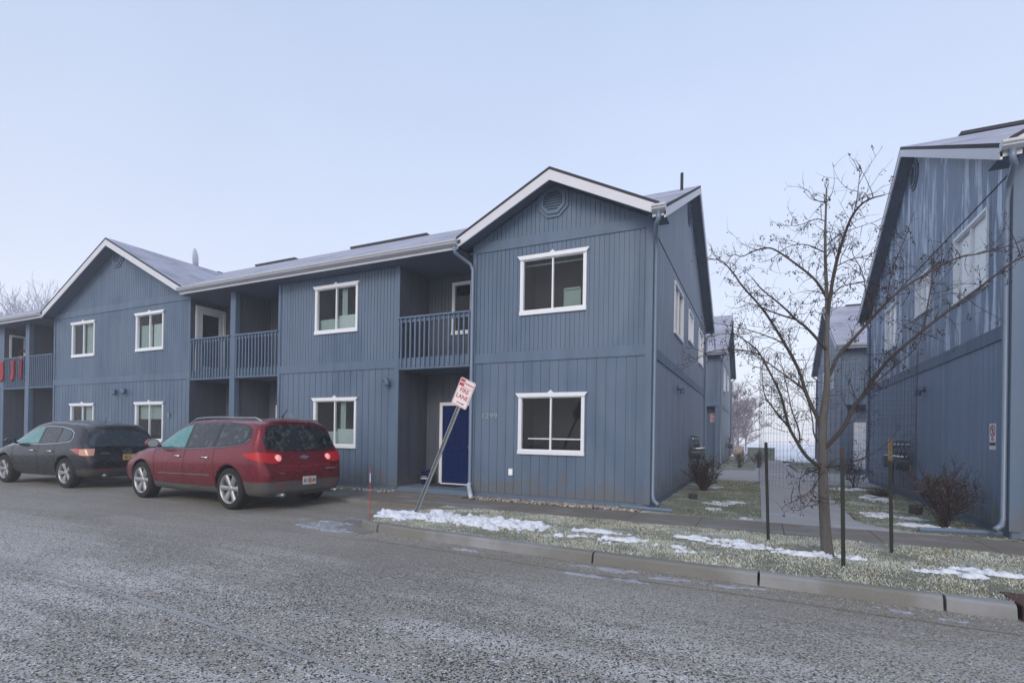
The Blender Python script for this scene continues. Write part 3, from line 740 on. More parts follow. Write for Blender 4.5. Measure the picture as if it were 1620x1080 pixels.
snowp('thin snow patch on the verge at the right edge',[(4.35,-3.25,.5,.2),(3.9,-3.1,.4,.14),(5.3,-3.1,.8,.3),(3.6,-3.4,.5,.2)],zs2,h=.03,thr=.5,amp=1.1)
snowp('thin frost patches on the left lawn near the bush',[(1.2,1.9,.35,.6),(1.5,2.3,.2,.3),(.7,5.9,.3,.5),(1.1,1.0,.25,.2),(1.7,-.12,.12,.1)],lambda x,y:-.125,h=.02,thr=.25)
snowp('thin snow patches on the right lawn beside the path',[(4.2,1.5,.6,.2),(3.95,1.9,.3,.2),(4.5,5.0,.35,.7),(4.35,.6,.5,.2),(4.3,7.4,.5,.5)],lambda x,y:-.12,h=.03,thr=.12)
zr_=lambda x,y:-.192
snowp('grey ice patch on the road beside the rounded kerb end',[(-4.35,-4.0,.35,.28),(-3.9,-4.25,.35,.12)],zr_,'slush',.02,thr=-.35)
snowp('small grey ice smear on the road behind the red car',[(-4.95,-3.75,.3,.13)],zr_,'slush',.008,thr=-.2)
snowp('icy slush along the kerb foot midway along the road',[(.3,-4.5,.7,.08),(1.2,-4.55,.8,.09)],zr_,'slush',.012,thr=.0,amp=1.3)
snowp('thin ice streak on the road off the kerb',[(.4,-4.85,.45,.05)],zr_,'slush',.012,thr=-.3)
snowp('scattered ice crumbs at the kerb foot on the right',[(2.7,-4.62,.8,.1),(3.5,-4.75,.4,.12),(-1.5,-4.45,.9,.07)],zr_,'slush',.02,thr=.45,amp=1.2)
snowp('open snow field beyond the back buildings',[(9,40,30,15)],lambda x,y:-.16,h=.15,step=1.2,amp=.2)
# ------------------------------------------------------------------ river stones along the walls
M['st1']=simple('tan_stone',(.27,.22,.15),.7,0,.3,12); M['st2']=simple('pale_stone',(.55,.52,.46),.7,0,.2,12); M['st3']=simple('brown_stone',(.05,.035,.03),.7,0,.3,12)
def stones(N,x0,x1,y0,y1,z,label,dens=None):
    m=MB()
    base=[Vector(v).normalized() for v in [(0,0,1),(.9,0,.4),(.28,.85,.4),(-.72,.52,.4),(-.72,-.52,.4),(.28,-.85,.4),(.72,.52,-.4),(-.28,.85,-.4),(-.9,0,-.4),(-.28,-.85,-.4),(.72,-.52,-.4),(0,0,-1)]]
    fc=[(0,1,2),(0,2,3),(0,3,4),(0,4,5),(0,5,1),(1,6,2),(2,7,3),(3,8,4),(4,9,5),(5,10,1),(2,6,7),(3,7,8),(4,8,9),(5,9,10),(1,10,6),(11,7,6),(11,8,7),(11,9,8),(11,10,9),(11,6,10)]
    for _ in range(N):
        x=random.uniform(x0,x1); y=random.uniform(y0,y1); r=random.uniform(.014,.04); a=random.uniform(0,6.28); k=random.uniform(.5,1)
        m.cur=random.choice((0,0,1,2))
        c,s_=math.cos(a),math.sin(a)
        m.add([(x+r*(v.x*c-v.y*s_*k)*random.uniform(.85,1.15),y+r*(v.x*s_+v.y*c*k),z+r*.3+r*v.z*.6) for v in base],fc)
    o=m.build('river_stones',[M['st1'],M['st2'],M['st3']]); tag(o,label,'stones',None,'stuff')

stones(3600,-3.85,-.1,-.35,-.0,-.12,'tan river stones under the nearest front wall')
stones(3200,-10.2,-6.1,-.35,-.0,-.12,'tan river stones under the middle front wall behind the red car')
stones(1500,5.4,9,-.45,-.12,-.12,'tan river stones under the right building front')

def grit(N,area,label,r0=.003,r1=.008):
    m=MB(); k=0
    while k<N:
        x,y=area(); k+=1; r=random.uniform(r0,r1); a=random.uniform(0,3); m.cur=random.choices((0,1,2),(3,2,4))[0]
        c,q=math.cos(a)*r,math.sin(a)*r; z=-.19
        m.add([(x+c,y+q,z),(x-q,y+c,z),(x-c,y-q,z),(x+q,y-c,z),(x,y,z+r*.9)],[(0,1,4),(1,2,4),(2,3,4),(3,0,4)])
    tag(m.build('grit',[M['st1'],M['st2'],M['st3']]),label,'grit',None,'stuff')
def a1():
    x=random.uniform(-4.5,6.5); return x,kerby(x)-abs(random.gauss(0,.22))-.01
grit(5000,a1,'loose grit gathered along the kerb foot',.002,.006)
grit(5000,lambda:(random.uniform(-5,5.5),-4.8-3.9*random.random()**.8),'fine loose grit scattered over the near road',.0015,.0045)
# ------------------------------------------------------------------ leaning fire lane sign
post=empty('road_sign',(-3.33,-2.97,-.09),0,'leaning white NO PARKING FIRE LANE sign with red lettering on a steel post','sign')
ax=Vector((.415,0,.91)).normalized(); L=2.0
rt=Vector((ax.z,0,-ax.x))
m=MB()
Tp=lambda u,d,h:tuple(rt*u+Vector((0,-d,0))+ax*h)
for u0,u1,d0,d1 in ((-.022,.022,-.004,0),(-.026,-.022,-.004,.026),(.022,.026,-.004,.026),(-.038,-.026,.022,.026),(.026,.038,.022,.026)): m.box(u0,u1,d0,d1,0,L+.28,Tp)
p_=m.build('post',M['steel'],post)
m=MB()
for i in range(60):
    h=.1+i*.03; m.box(-.005,.005,.0005,.0015,h,h+.012,Tp)
m.build('punched_holes',M['black'],p_)
w,h=.1525,.2285; r=.03
def rrect(w,h,r,n=6):
    return [(sx*(w-r)+r*math.cos(a0+math.pi/2*k/n),sy*(h-r)+r*math.sin(a0+math.pi/2*k/n)) for sx,sy,a0 in ((1,1,0),(-1,1,math.pi/2),(-1,-1,math.pi),(1,-1,1.5*math.pi)) for k in range(n+1)]
Ts=lambda u,d,z:Tp(u,.034+d,L+.02+h+z)
m=MB(); m.prism(rrect(w,h,r),0,.003,Ts); sp=m.build('sign_plate',M['sign_white'],post)
m=MB(); a=rrect(w-.010,h-.010,r-.008); b=rrect(w-.016,h-.016,r-.012); n=len(a)
m.add([Ts(x,.0045,z) for x,z in a]+[Ts(x,.0045,z) for x,z in b],[(i,(i+1)%n,n+(i+1)%n,n+i) for i in range(n)])
m.box(-w+.02,w-.02,.0035,.005,h*.42,h*.42+.006,Ts); m.box(-w+.018,-w+.106,.0035,.0046,h*.46,h-.022,Ts)
m.box(-.065,.055,.0035,.005,-h+.052,-h+.066,Ts); m.prism([(.05,-h+.038),(.085,-h+.059),(.05,-h+.080)],.0035,.005,Ts)
m.build('red_markings',M['red'],sp)
def MS(u,z,d=.004):
    o=Vector(Ts(u,d,z)); X=rt; Y=ax; Z=Vector((0,-1,0)); q=Matrix((( X.x,Y.x,Z.x,o.x),(X.y,Y.y,Z.y,o.y),(X.z,Y.z,Z.z,o.z),(0,0,0,1))); return q
text('lettering','NO',.052,M['sign_white'],sp,MS(-w+.062,h*.46+.035,.0055),.001,.001)
text('lettering','PARKING',.040,M['red'],sp,MS(.050,h*.46+.038,.0042)@Matrix.Scale(1.0,4,(1,0,0)),.001,.001)
text('lettering','FIRE',.098,M['red'],sp,MS(0,.008,.0042),.001,.0015); text('lettering','LANE',.098,M['red'],sp,MS(0,-.098,.0042),.001,.0015)
# snow stake
ss=empty('snow_stake',(-3.52,-3.9,-.09),0,'thin orange snow stake with white reflective band at the kerb end','snow stake')
m=MB(); m.tube([(0,0,-.05),(0,0,.62)],.0065,6); m.tube([(0,0,.76),(0.0,0,.88)],.006,6); m.build('rod',M['orange'],ss)
m=MB(); m.tube([(0,0,.62),(0,0,.76)],.007,6); m.build('reflective_band',M['sign_white'],ss)
# bucket, mat
bk=empty('bucket',(-5.78,.86,.002),0,'blue plastic bucket with white lettering standing in the entry recess','bucket')
M['bucket']=simple('blue_bucket_plastic',(.004,.012,.12),.4,0,.1,3)
m=MB(); m.lathe([(0,0.0),(.13,0),(.15,.34),(.158,.34),(.158,.37),(.148,.37),(.128,.02),(0,.02)],28); m.build('pail',M['bucket'],bk,True)
m=MB(); m.tube([(.155*math.cos(a),.155*math.sin(a)*.3-.14,.34-.12*math.sin(a)) for a in [math.pi*k/12 for k in range(13)]],.004,5); m.build('bail_handle',M['steel'],bk)
text('lettering','LOWE\'S',.06,M['white'],bk,Matrix.Translation((.03,-.148,.14))@Matrix.Rotation(R(94),4,'X'),.002,.002)
text('lettering','LET\'S BUILD',.028,M['white'],bk,Matrix.Translation((.03,-.150,.205))@Matrix.Rotation(R(94),4,'X'),.002)
m=MB(); m.box(-5.5,-4.72,.55,1.0,.001,.02); tag(m.build('doormat',M['black']),'black doormat in front of the deep blue door','doormat')
# loose downspout lengths
def pipe_rect(name,a,b,label):
    m=MB(); m.tube([a,b],.045,4); o=m.build(name,M['spout']); tag(o,label,'drain pipe')
pipe_rect('drain_pipe',(-.50,-.16,-.075),(.46,-.1,-.095),'grey downspout extension lying on stones at the near building corner')
pipe_rect('drain_pipe',(4.2,-.12,-.09),(5.25,.05,-.085),'grey downspout extension lying on grass below the right bush')
m=MB(); m.lathe([(0,.12),(.09,.12),(.10,.10),(.09,.0)],14); o=m.build('cleanout_cap',M['wood'],None,False,(.55,2.5,-.13)); tag(o,'low round brown cleanout cap on the left lawn','drain cap')
m=MB(); m.lathe([(0,.19),(.10,.185),(.115,.16),(.105,.0)],12); o=m.build('tree_stump',M['wood'],None,False,(4.7,2.3,-.13)); tag(o,'short reddish brown stump on the right lawn by the bush','stump')
m=MB()
for k in range(150):
    a=random.uniform(0,6.28); rr=random.uniform(.05,.35); m.tube([(rr*.2*math.cos(a),rr*.2*math.sin(a),0),(rr*math.cos(a),rr*math.sin(a),random.uniform(.03,.25)*(1-rr*1.5))],[.008,.004],4)
o=m.build('cut_shrub',simple('dry_twigs',(.08,.055,.045),.9),None,False,(4.78,5.9,-.13)); tag(o,'low dark cut back shrub mound on the right lawn','shrub')
# wall sign on the right building
ws=empty('wall_sign',(5.30,.58,1.38),0,'white prohibition sign with red ringed walking figure on the right wall','sign')
SW=lambda u,d,z:(-.003-d,-u,z)
m=MB(); pbox(m,SW,-.13,.13,0,.004,-.2,.22); pl=m.build('sign_plate',M['sign_white'],ws)
m=MB(); n=36
for k in range(n):
    a,b=2*math.pi*k/n,2*math.pi*(k+1)/n
    m.prism([(.078*math.cos(a),.10+.078*math.sin(a)),(.098*math.cos(a),.10+.098*math.sin(a)),(.098*math.cos(b),.10+.098*math.sin(b)),(.078*math.cos(b),.10+.078*math.sin(b))],.004,.006,SW)
m.prism([(-.066,.152),(-.052,.166),(.066,.048),(.052,.034)],.006,.0075,SW); m.build('red_ring',M['red'],pl)
m=MB(); m.prism([(.014*math.cos(k),.153+.014*math.sin(k)) for k in [2*math.pi*j/10 for j in range(10)]],.004,.0055,SW)
m.prism([(-.016,.135),(.016,.135),(.012,.09),(-.012,.09)],.004,.0055,SW); m.prism([(-.012,.09),(.0,.09),(-.02,.035),(-.032,.035)],.004,.0055,SW); m.prism([(.0,.09),(.012,.09),(.034,.04),(.022,.036)],.004,.0055,SW); m.prism([(.014,.132),(.018,.124),(.042,.10),(.036,.094)],.004,.0055,SW); m.build('walking_figure',M['black'],pl)
MW=lambda z:Matrix(((0,0,-1,-.007),(-1,0,0,0),(0,1,0,z),(0,0,0,1)))
text('lettering','NO',.06,M['black'],pl,MW(-.055),.0005,.002); 
m=MB(); pbox(m,SW,-.12,.12,.004,.0055,-.135,-.085); m.build('grey_band',M['meter'],pl)
text('lettering','TRESPASSING',.034,M['black'],pl,MW(-.122),.0005,.0)
# distant fire lane sign
fs=empty('wall_sign',(-.16,17.785,2.32),0,'small faded pink sign on the far recess wall beside the white door post','sign')
m=MB(); m.box(-.15,.15,-.004,0,-.22,.22); q=m.build('sign_plate',simple('faded_pink',(.50,.36,.40),.5),fs)
m=MB()
for z in (.14,.0,-.12): m.box(-.10,.10,-.006,-.0045,z-.02,z+.02)
m.build('red_bars',M['red'],q)
# gas meter banks
def meters(loc,s,label,n=4,snow=True):
    r=empty('gas_meter_bank',loc,0,label,'gas meters','gas meter banks on the end walls')
    Q=lambda u,d,z:(s*d,u,z)
    m=MB(); 
    m.tube([Q(0,.1,.38),Q(n*.42,.1,.38)],.022,8); m.tube([Q(0.02,.1,.12),Q(n*.42,.1,.12)],.018,8); m.tube([Q(n*.42-.05,.1,.38),Q(n*.42-.05,.1,-.7)],.022,8)
    for i in range(n):
        u=.12+i*.42; m.tube([Q(u,.1,.38),Q(u,.13,.3),Q(u,.16,.2),Q(u,.16,.1)],.016,6); m.tube([Q(u+.2,.16,.1),Q(u+.2,.13,.25),Q(u+.2,.12,.45),Q(u+.2,.0,.5)],.016,6)
    m.build('manifold_pipes',M['meter'],r,True)
    for i in range(n):
        u=.1+i*.42; b=MB(); pr=[(u-.02+.15+.16*math.cos(a),-.02+(.12 if math.sin(a)>0 else .19)*math.sin(a)) for a in [2*math.pi*k/14 for k in range(14)]]
        b.prism(pr,.06,.33,Q); mt_=b.build('meter',M['meter'],r); b=MB(); b.box(u+.03,u+.23,.09,.31,.102,.128,Q); b.build('snow_cap',M['snow_s'],mt_)
        b=MB(); b.lathe([(0,.03),(.06,.03),(.075,.0)],12,lambda x,y,z,u=u:Q(u+.0+x,.14+z,.24+y)); b.build('regulator',M['meter'],r)
    b=MB()
    for i in range(int(n*6)):
        u=.05+i*.075; 
        pass
    b.tube([Q(.06+(n*.42-.08)*i/24,.1,.405+.008*math.sin(i*1.7)) for i in range(25)],.018,6); b.build('snow_cap',M['snow_s'],r,True)
meters((0.02,6.2,.86),1,'snow topped grey gas meter bank on the near left end wall')
meters((5.28,5.1,.80),-1,'snow topped grey gas meter bank on the right building wall')
meters((.17,23.5,.9),1,'small distant gas meter bank on the far left block wall',3)
# utility cabinets, far
M['cab']=simple('beige_cabinet',(.50,.42,.36),.6); M['cabg']=simple('grey_green_cabinet',(.17,.22,.22),.6)
m=MB(); m.box(0,.72,0,.6,0,.84); m.box(-.02,.74,-.02,.62,.84,.88); m.box(.34,.355,-.006,0,.05,.8); o=m.build('utility_cabinet',M['cab'],None,False,(.25,31.3,-.16)); tag(o,'beige utility cabinet past the far left block','utility cabinet')
m=MB(); m.box(0,1.65,0,.6,0,.82); m.box(-.02,1.67,-.02,.62,.82,.86); m.box(.8,.815,-.006,0,.05,.8); o=m.build('utility_cabinet',M['cabg'],None,False,(1.25,28.2,-.16)); tag(o,'long grey green utility cabinet right of the beige one','utility cabinet')

# ------------------------------------------------------------------ Christmas things on the left balcony
M['xred']=simple('red_felt',(.33,.03,.045),.9); M['fur']=simple('white_trim_felt',(.6,.5,.52),.9)
def stocking(x,lab,rot):
    r=empty('christmas_stocking',(x,-.085,4.02),rot,lab,'stocking','red stockings hanging from the balcony rail')
    m=MB(); out=[(-.085,-.12),(.085,-.12),(.10,-.55),(.06,-.78),(-.12,-.88),(-.21,-.80),(-.16,-.68),(-.09,-.60)]
    m.prism(out,-.03,.03,lambda u,d,z:(u,-d,z)); m.build('sock',M['xred'],r)
    m=MB(); m.box(-.10,.10,-.035,.035,-.16,-.05); m.build('cuff',M['fur'] if 0 else M['xred'],r)
    m=MB(); m.tube([(.06,0,-.06),(.065,0,.03),(.05,.03,.1)],.008,5); m.build('hanging_loop',M['steel'],r)
stocking(-26.1,'red stocking hanging from the left balcony rail, furthest left',.15); stocking(-25.2,'red stocking hanging from the left balcony rail, middle one',.0); stocking(-24.55,'red stocking hanging from the left balcony rail, nearest the post',-.6)
wr=empty('wreath',(-26.09,.62,4.35),0,'red bow wreath hanging on the plaid window of the left balcony','wreath')
m=MB()
for k in range(60):
    a=random.uniform(0,6.28); rr=.17+random.uniform(-.05,.05); m.tube([(.03,rr*math.cos(a),rr*math.sin(a)),(.03+random.uniform(0,.08),(rr+.06)*math.cos(a+.5),(rr+.06)*math.sin(a+.5))],[.02,.008],4)
m.build('ring',M['xred'],wr)
m=MB(); m.lathe([(0,.04),(.06,.03),(.07,0)],10,lambda x,y,z:(.1+z,x,y)); m.build('bow',M['white'],wr)
# satellite dish on left gable roof
sd=empty('satellite_dish',(-18.25,2.8,7.3),R(38),'pale satellite dish seen edge on behind the left gable roof','satellite dish')
m=MB(); m.lathe([(0,.09),(.12,.08),(.24,.05),(.34,.0),(.335,-.008),(.24,.04),(.12,.07),(0,.08)],24,lambda x,y,z:(z-.02,x*.9,.75+y*1.25)); m.build('reflector',M['rake'],sd,True)
m=MB(); m.tube([(.05,0,-.3),(.05,0,.6)],.03,8); m.tube([(.05,0,.35),(-.3,.05,.42),(-.42,.05,.48)],.016,6); m.tube([(.3,.3,-.2),(.05,0,.6)],.008,5); m.build('mast',M['steel'],sd)
m=MB(); m.box(-.5,-.36,-.1,.12,.4,.56); m.build('receiver',M['black'],sd)
# ------------------------------------------------------------------ vehicles
def car_paint(name,c,clad,clad_fn,dust=(.25,.22,.22),dust_amt=.35,metal=.35):
    t=NT(name); n=t.noise(2.2,6,None,.65); f=t.noise(90,3)
    z=t.sep(2); x=t.sep(0)
    low=t.new('ShaderNodeMapRange'); low.inputs[1].default_value=1.0; low.inputs[2].default_value=.3; t.l.new(t.math('ADD',z,t.math('MULTIPLY',n,.35)),low.inputs[0])
    b=t.mix(t.math('MULTIPLY',t.ramp(n,[(.45,0),(.75,1)]),.12),c,tuple(q*1.6+.02 for q in c))
    sp=t.ramp(f,[(.58,0),(.7,.22)]); b=t.mix(sp,b,tuple(q*.6+.16 for q in c))
    b=t.mix(t.math('MULTIPLY',low.outputs[0],dust_amt),b,dust)
    # lower cladding line
    thr=t.new('ShaderNodeMapRange',interpolation_type='SMOOTHSTEP'); (x0,x1,z0,z1)=clad_fn
    thr.inputs[1].default_value=x0; thr.inputs[2].default_value=x1; thr.inputs[3].default_value=z0; thr.inputs[4].default_value=z1; t.l.new(x,thr.inputs[0])
    k=t.math('LESS_THAN',z,thr.outputs[0])
    b=t.mix(k,b,t.mix(t.ramp(n,[(.3,0),(.8,.5)]),clad,tuple(min(1,q*2.2) for q in clad)))
    top=t.new('ShaderNodeNewGeometry'); s3=t.new('ShaderNodeSeparateXYZ'); t.l.new(top.outputs['Normal'],s3.inputs[0])
    fr=t.math('MULTIPLY',t.ramp(s3.outputs[2],[(.55,0),(.95,.5)]),t.ramp(t.noise(6,4),[(.3,.4),(.7,1)]))
    b=t.mix(fr,b,(.50,.48,.53))
    t.set('Base Color',b); t.set('Metallic',t.math('MULTIPLY',t.math('SUBTRACT',1,k),metal)); t.set('Roughness',t.mix(k,t.ramp(n,[(.3,.22),(.8,.4)]),.75))
    t.set('Coat Weight',t.math('MULTIPLY',t.math('SUBTRACT',1,k),.35)); t.set('Coat Roughness',.08)
    return t.m
def dark_glass(name,c,rough=.06,frost=.25):
    t=NT(name); n=t.noise(9,5,None,.6); 
    b=t.mix(t.ramp(n,[(.52,0),(.66,frost)]),c,(.25,.30,.34)); t.set('Base Color',b); t.set('Roughness',t.ramp(n,[(.45,rough),(.65,rough+.3*frost)])); t.set('IOR',1.55); return t.m
M['gblack']=simple('car_window_trim',(.012,.012,.014),.3)
M['cglass']=dark_glass('tinted_car_glass',(.012,.014,.018)); M['tglass']=dark_glass('teal_front_glass',(.06,.22,.22),.08,.5); M['rglass']=dark_glass('rear_car_glass',(.012,.015,.018),.05,.2)
M['cg2']=dark_glass('lighter_car_glass',(.03,.05,.065),.05,.15)
M['chrome']=simple('chrome',(.6,.6,.62),.15,1,.03)
M['alloy']=simple('alloy_wheel',(.38,.38,.39),.35,.6,.25,9); M['tyre']=simple('tyre_rubber',(.012,.012,.012),.85,0,.3,20,.3)
M['tail_red']=simple('tail_lamp_red',(.38,.008,.012),.15,0,.1,8,0,None,1); M['tail_clear']=simple('tail_lamp_amber',(.55,.25,.16),.2,0,.25,14,0,None,1)
def emis(name,c,e):
    t=NT(name); t.set('Base Color',c).set('Emission Color',c).set('Emission Strength',e); return t.m
M['lit']=emis('lit_brake_lamp',(.95,.34,.33),.5); M['litred']=emis('lit_lamp_red',(.45,.006,.010),.05)
M['plate_w']=simple('plate_white',(.55,.55,.55),.4,0,.05,9); M['plate_y']=simple('plate_yellow',(.55,.38,.08),.4,0,.1,9); M['orange_m']=simple('plate_orange',(.6,.2,.05),.5); M['plate_b']=simple('plate_blue',(.06,.08,.2),.5)
def lerp(a,b,t): return a+(b-a)*t
def car_body(st,k):
    """st rows: x zb zmid zbelt ztop w wbelt wroof -> closed subdivided body"""
    m=MB(); rows=[]
    for (x,zb,zm,zl,zt,w,wb,wr) in st:
        g=zt-zl
        h=[(0,zb),(w*.78,zb),(w*.955,zb+.05),(w,zm),(w*.995,lerp(zm,zl,.62)),(wb,zl),(wb-.018,zl+.12*g),(lerp(wb,wr,.80),zl+.76*g),(lerp(wb,wr,1.02),zl+.93*g),(wr*.62,zt-.004),(0,zt+.008)]
        full=[(y,z) for y,z in h]+[(-y,z) for y,z in h[-2:0:-1]]
        rows.append([(x,y,z) for y,z in full])
    n=len(rows[0]); 
    m.v=[q for r in rows for q in r]
    for i in range(len(rows)-1):
        for j in range(n): m.f.append((i*n+j,i*n+(j+1)%n,(i+1)*n+(j+1)%n,(i+1)*n+j))
    for i,rev in ((0,True),(len(rows)-1,False)):
        half=n//2
        for j in range(half):
            a,b=j,j+1; c,d=(n-j-1)%n if j+1>0 else 0,(n-j)%n
            q=(a,b,c,d) if j>0 and j<half-1 else ((0,1,n-1) if j==0 else (half-1,half,half+1))
            q=tuple(i*n+t for t in q); m.f.append(q[::-1] if not rev else q)
    m.m=[0]*len(m.f)
    return m
def finish_body(m,name,mat_,axles,Ra,W):
    o=m.build(name,[mat_,M['black']])
    import bmesh
    bm=bmesh.new(); bm.from_mesh(o.data); bmesh.ops.recalc_face_normals(bm,faces=bm.faces); bm.to_mesh(o.data); bm.free()
    s=o.modifiers.new('s','SUBSURF'); s.levels=3; s.render_levels=3
    dg=bpy.context.evaluated_depsgraph_get(); me=bpy.data.meshes.new_from_object(o.evaluated_get(dg)); o.modifiers.clear(); o.data=me
    bvh=BVHTree.FromPolygons([v.co.copy() for v in me.vertices],[tuple(p.vertices) for p in me.polygons])
    cut=[]
    for ax_,az in axles:
        for sg in (1,-1):
            c=MB(); n=40; vs=[]
            for yy in (sg*(W-.30),sg*(W+.3)):
                vs+=[(ax_+Ra*math.cos(2*math.pi*k/n),yy,az+Ra*math.sin(2*math.pi*k/n)) for k in range(n)]
            c.add(vs,[tuple(range(n)),tuple(range(2*n-1,n-1,-1))]+[(k,(k+1)%n,n+(k+1)%n,n+k) for k in range(n)])
            co=c.build('cutter',M['black']); 
            bm=bmesh.new(); bm.from_mesh(co.data); bmesh.ops.recalc_face_normals(bm,faces=bm.faces); bm.to_mesh(co.data); bm.free()
            mo=o.modifiers.new('b','BOOLEAN'); mo.object=co; mo.operation='DIFFERENCE'; mo.solver='EXACT'; cut.append(co)
    dg=bpy.context.evaluated_depsgraph_get(); dg.update(); me2=bpy.data.meshes.new_from_object(o.evaluated_get(dg)); o.modifiers.clear(); o.data=me2
    for c in cut: bpy.data.objects.remove(c)
    me2.materials.clear(); me2.materials.append(mat_); me2.materials.append(M['black'])
    for p in me2.polygons:
        c=p.center; ins=any((c.x-ax_)**2+(c.z-az)**2<(Ra+.004)**2 for ax_,az in axles) and abs(c.y)<W+.1
        onrim=abs(p.normal.y)<.3 or abs(c.y)<W-.28
        p.material_index=1 if ins and onrim and c.z>.1 else 0
        p.use_smooth=not(ins and onrim)
    return o,bvh
def raypt(bvh,org,dr,off):
    h=bvh.ray_cast(Vector(org),Vector(dr))
    if h[0] is None: return None
    return h[0]-Vector(dr).normalized()*off if False else h[0]+h[1]*(off if h[1].dot(Vector(dr))<0 else -off)
def patch(bvh,cols,mode,name,mt,par,off=.004,rows=8,sub=6,thick=0):
    """cols: list of (u,lo,hi). mode 'L'/'R' side (u=x), 'B' rear (u=y), ('C',cx,cy) wrap (u=angle deg), v=z ; 'T' top (u=x, v=y)"""
    fine=[]
    for (a,b) in zip(cols,cols[1:]):
        for k in range(sub): t=k/sub; fine.append(tuple(lerp(p,q,t) for p,q in zip(a,b)))
    fine.append(cols[-1]); vs=[];ok=[]
    for u,lo,hi in fine:
        for r in range(rows+1):
            v=lerp(lo,hi,r/rows)
            if mode=='L': o,d=(u,3,v),(0,-1,0)
            elif mode=='R': o,d=(u,-3,v),(0,1,0)
            elif mode=='B': o,d=(-2,u,v),(1,0,0)
            elif mode=='F': o,d=(8,u,v),(-1,0,0)
            elif mode=='T': o,d=(u,v,3),(0,0,-1)
            else:
                _,cx,cy=mode; a=R(u); d0=(-math.cos(a),math.sin(a),0); o=(cx+d0[0]*3,cy+d0[1]*3,v); d=(-d0[0],-d0[1],0)
            h=raypt(bvh,o,d,off); ok.append(h is not None); vs.append(tuple(h) if h is not None else (0,0,0))
    m=MB(); m.v=vs; k=rows+1
    for i in range(len(fine)-1):
        for r in range(rows):
            q=(i*k+r,(i+1)*k+r,(i+1)*k+r+1,i*k+r+1)
            if all(ok[t] for t in q): m.f.append(q); m.m.append(0)
    return m.build(name,M[mt] if isinstance(mt,str) else mt,par,True)
def line(bvh,pts,mode,name,mt,par,w=.006,off=.003,n=10):
    """strip along pts (u,v) in the given projection"""
    P=[]
    for a,b in zip(pts,pts[1:]):
        for k in range(n): P.append((lerp(a[0],b[0],k/n),lerp(a[1],b[1],k/n)))
    P.append(pts[-1]); vs=[]
    dirs={'L':((0,3),(0,-1,0)),'R':((0,-3),(0,1,0)),'B':(None,(1,0,0)),'T':(None,(0,0,-1))}
    pts3=[]
    for u,v in P:
        if mode=='L': h=raypt(bvh,(u,3,v),(0,-1,0),off)
        elif mode=='R': h=raypt(bvh,(u,-3,v),(0,1,0),off)
        elif mode=='B': h=raypt(bvh,(-2,u,v),(1,0,0),off)
        elif mode=='T': h=raypt(bvh,(u,v,3),(0,0,-1),off)
        if h is not None: pts3.append(h)
    m=MB(); m.tube(pts3,w/2,5); return m.build(name,M[mt] if isinstance(mt,str) else mt,par)
def wheel(par,x,y,z,Rt,Wt,rr,sp,sg):
    e=bpy.data.objects.new('wheel',None); col.objects.link(e); e.parent=par; e.location=(x,y,z)
    T=lambda a,b,h:(a,sg*h,b)
    m=MB(); prof=[(rr*.98,-Wt/2+.01),(rr+.01,-Wt/2),(Rt-.035,-Wt/2-.004),(Rt-.008,-Wt/2+.02),(Rt,-Wt/2+.045),(Rt,Wt/2-.045),(Rt-.008,Wt/2-.02),(Rt-.035,Wt/2+.004),(rr+.01,Wt/2),(rr*.98,Wt/2-.01)]
    m.lathe(prof,48,T); m.build('tyre',M['tyre'],e,True)
    m=MB(); m.lathe([(rr*.98,-Wt/2+.01),(rr*.94,-Wt/2+.03),(rr*.9,Wt/2-.06),(rr*.94,Wt/2-.018),(rr*1.0,Wt/2-.004),(rr*1.03,Wt/2-.002)],48,T)
    for k in range(sp[0]):
        for off in sp[1]:
            a=2*math.pi*k/sp[0]+off; w0,w1=sp[2]
            ca,sa=math.cos(a),math.sin(a)
            pts=[(.04,w0),(rr*.5,(w0+w1)/2*.95),(rr*.95,w1)]
            vs=[]
            for (r,w),dep in zip(pts,(.035,.022,.012)):
                for ww,hh in ((-w,-.03),(-w*.8,0),(w*.8,0),(w,-.03)): vs.append(T(r*ca-ww*sa,r*sa+ww*ca,Wt/2-dep+hh))
            m.add(vs,[(i*4+j,i*4+j+1,i*4+j+5,i*4+j+4) for i in (0,1) for j in (0,1,2)])
    m.lathe([(0,Wt/2-.02),(.045,Wt/2-.022),(.065,Wt/2-.032),(.075,Wt/2-.06)],20,T)
    m.build('rim',M['alloy'],e,True)
    m=MB(); m.lathe([(0,Wt/2-.10),(rr*.6,Wt/2-.10),(rr*.6,Wt/2-.12)],24,T); m.build('brake_disc',M['steel'],e)
    m=MB(); m.lathe([(0,-.02),(rr*.93,-.02)],24,T); m.build('wheel_backing',M['black'],e)

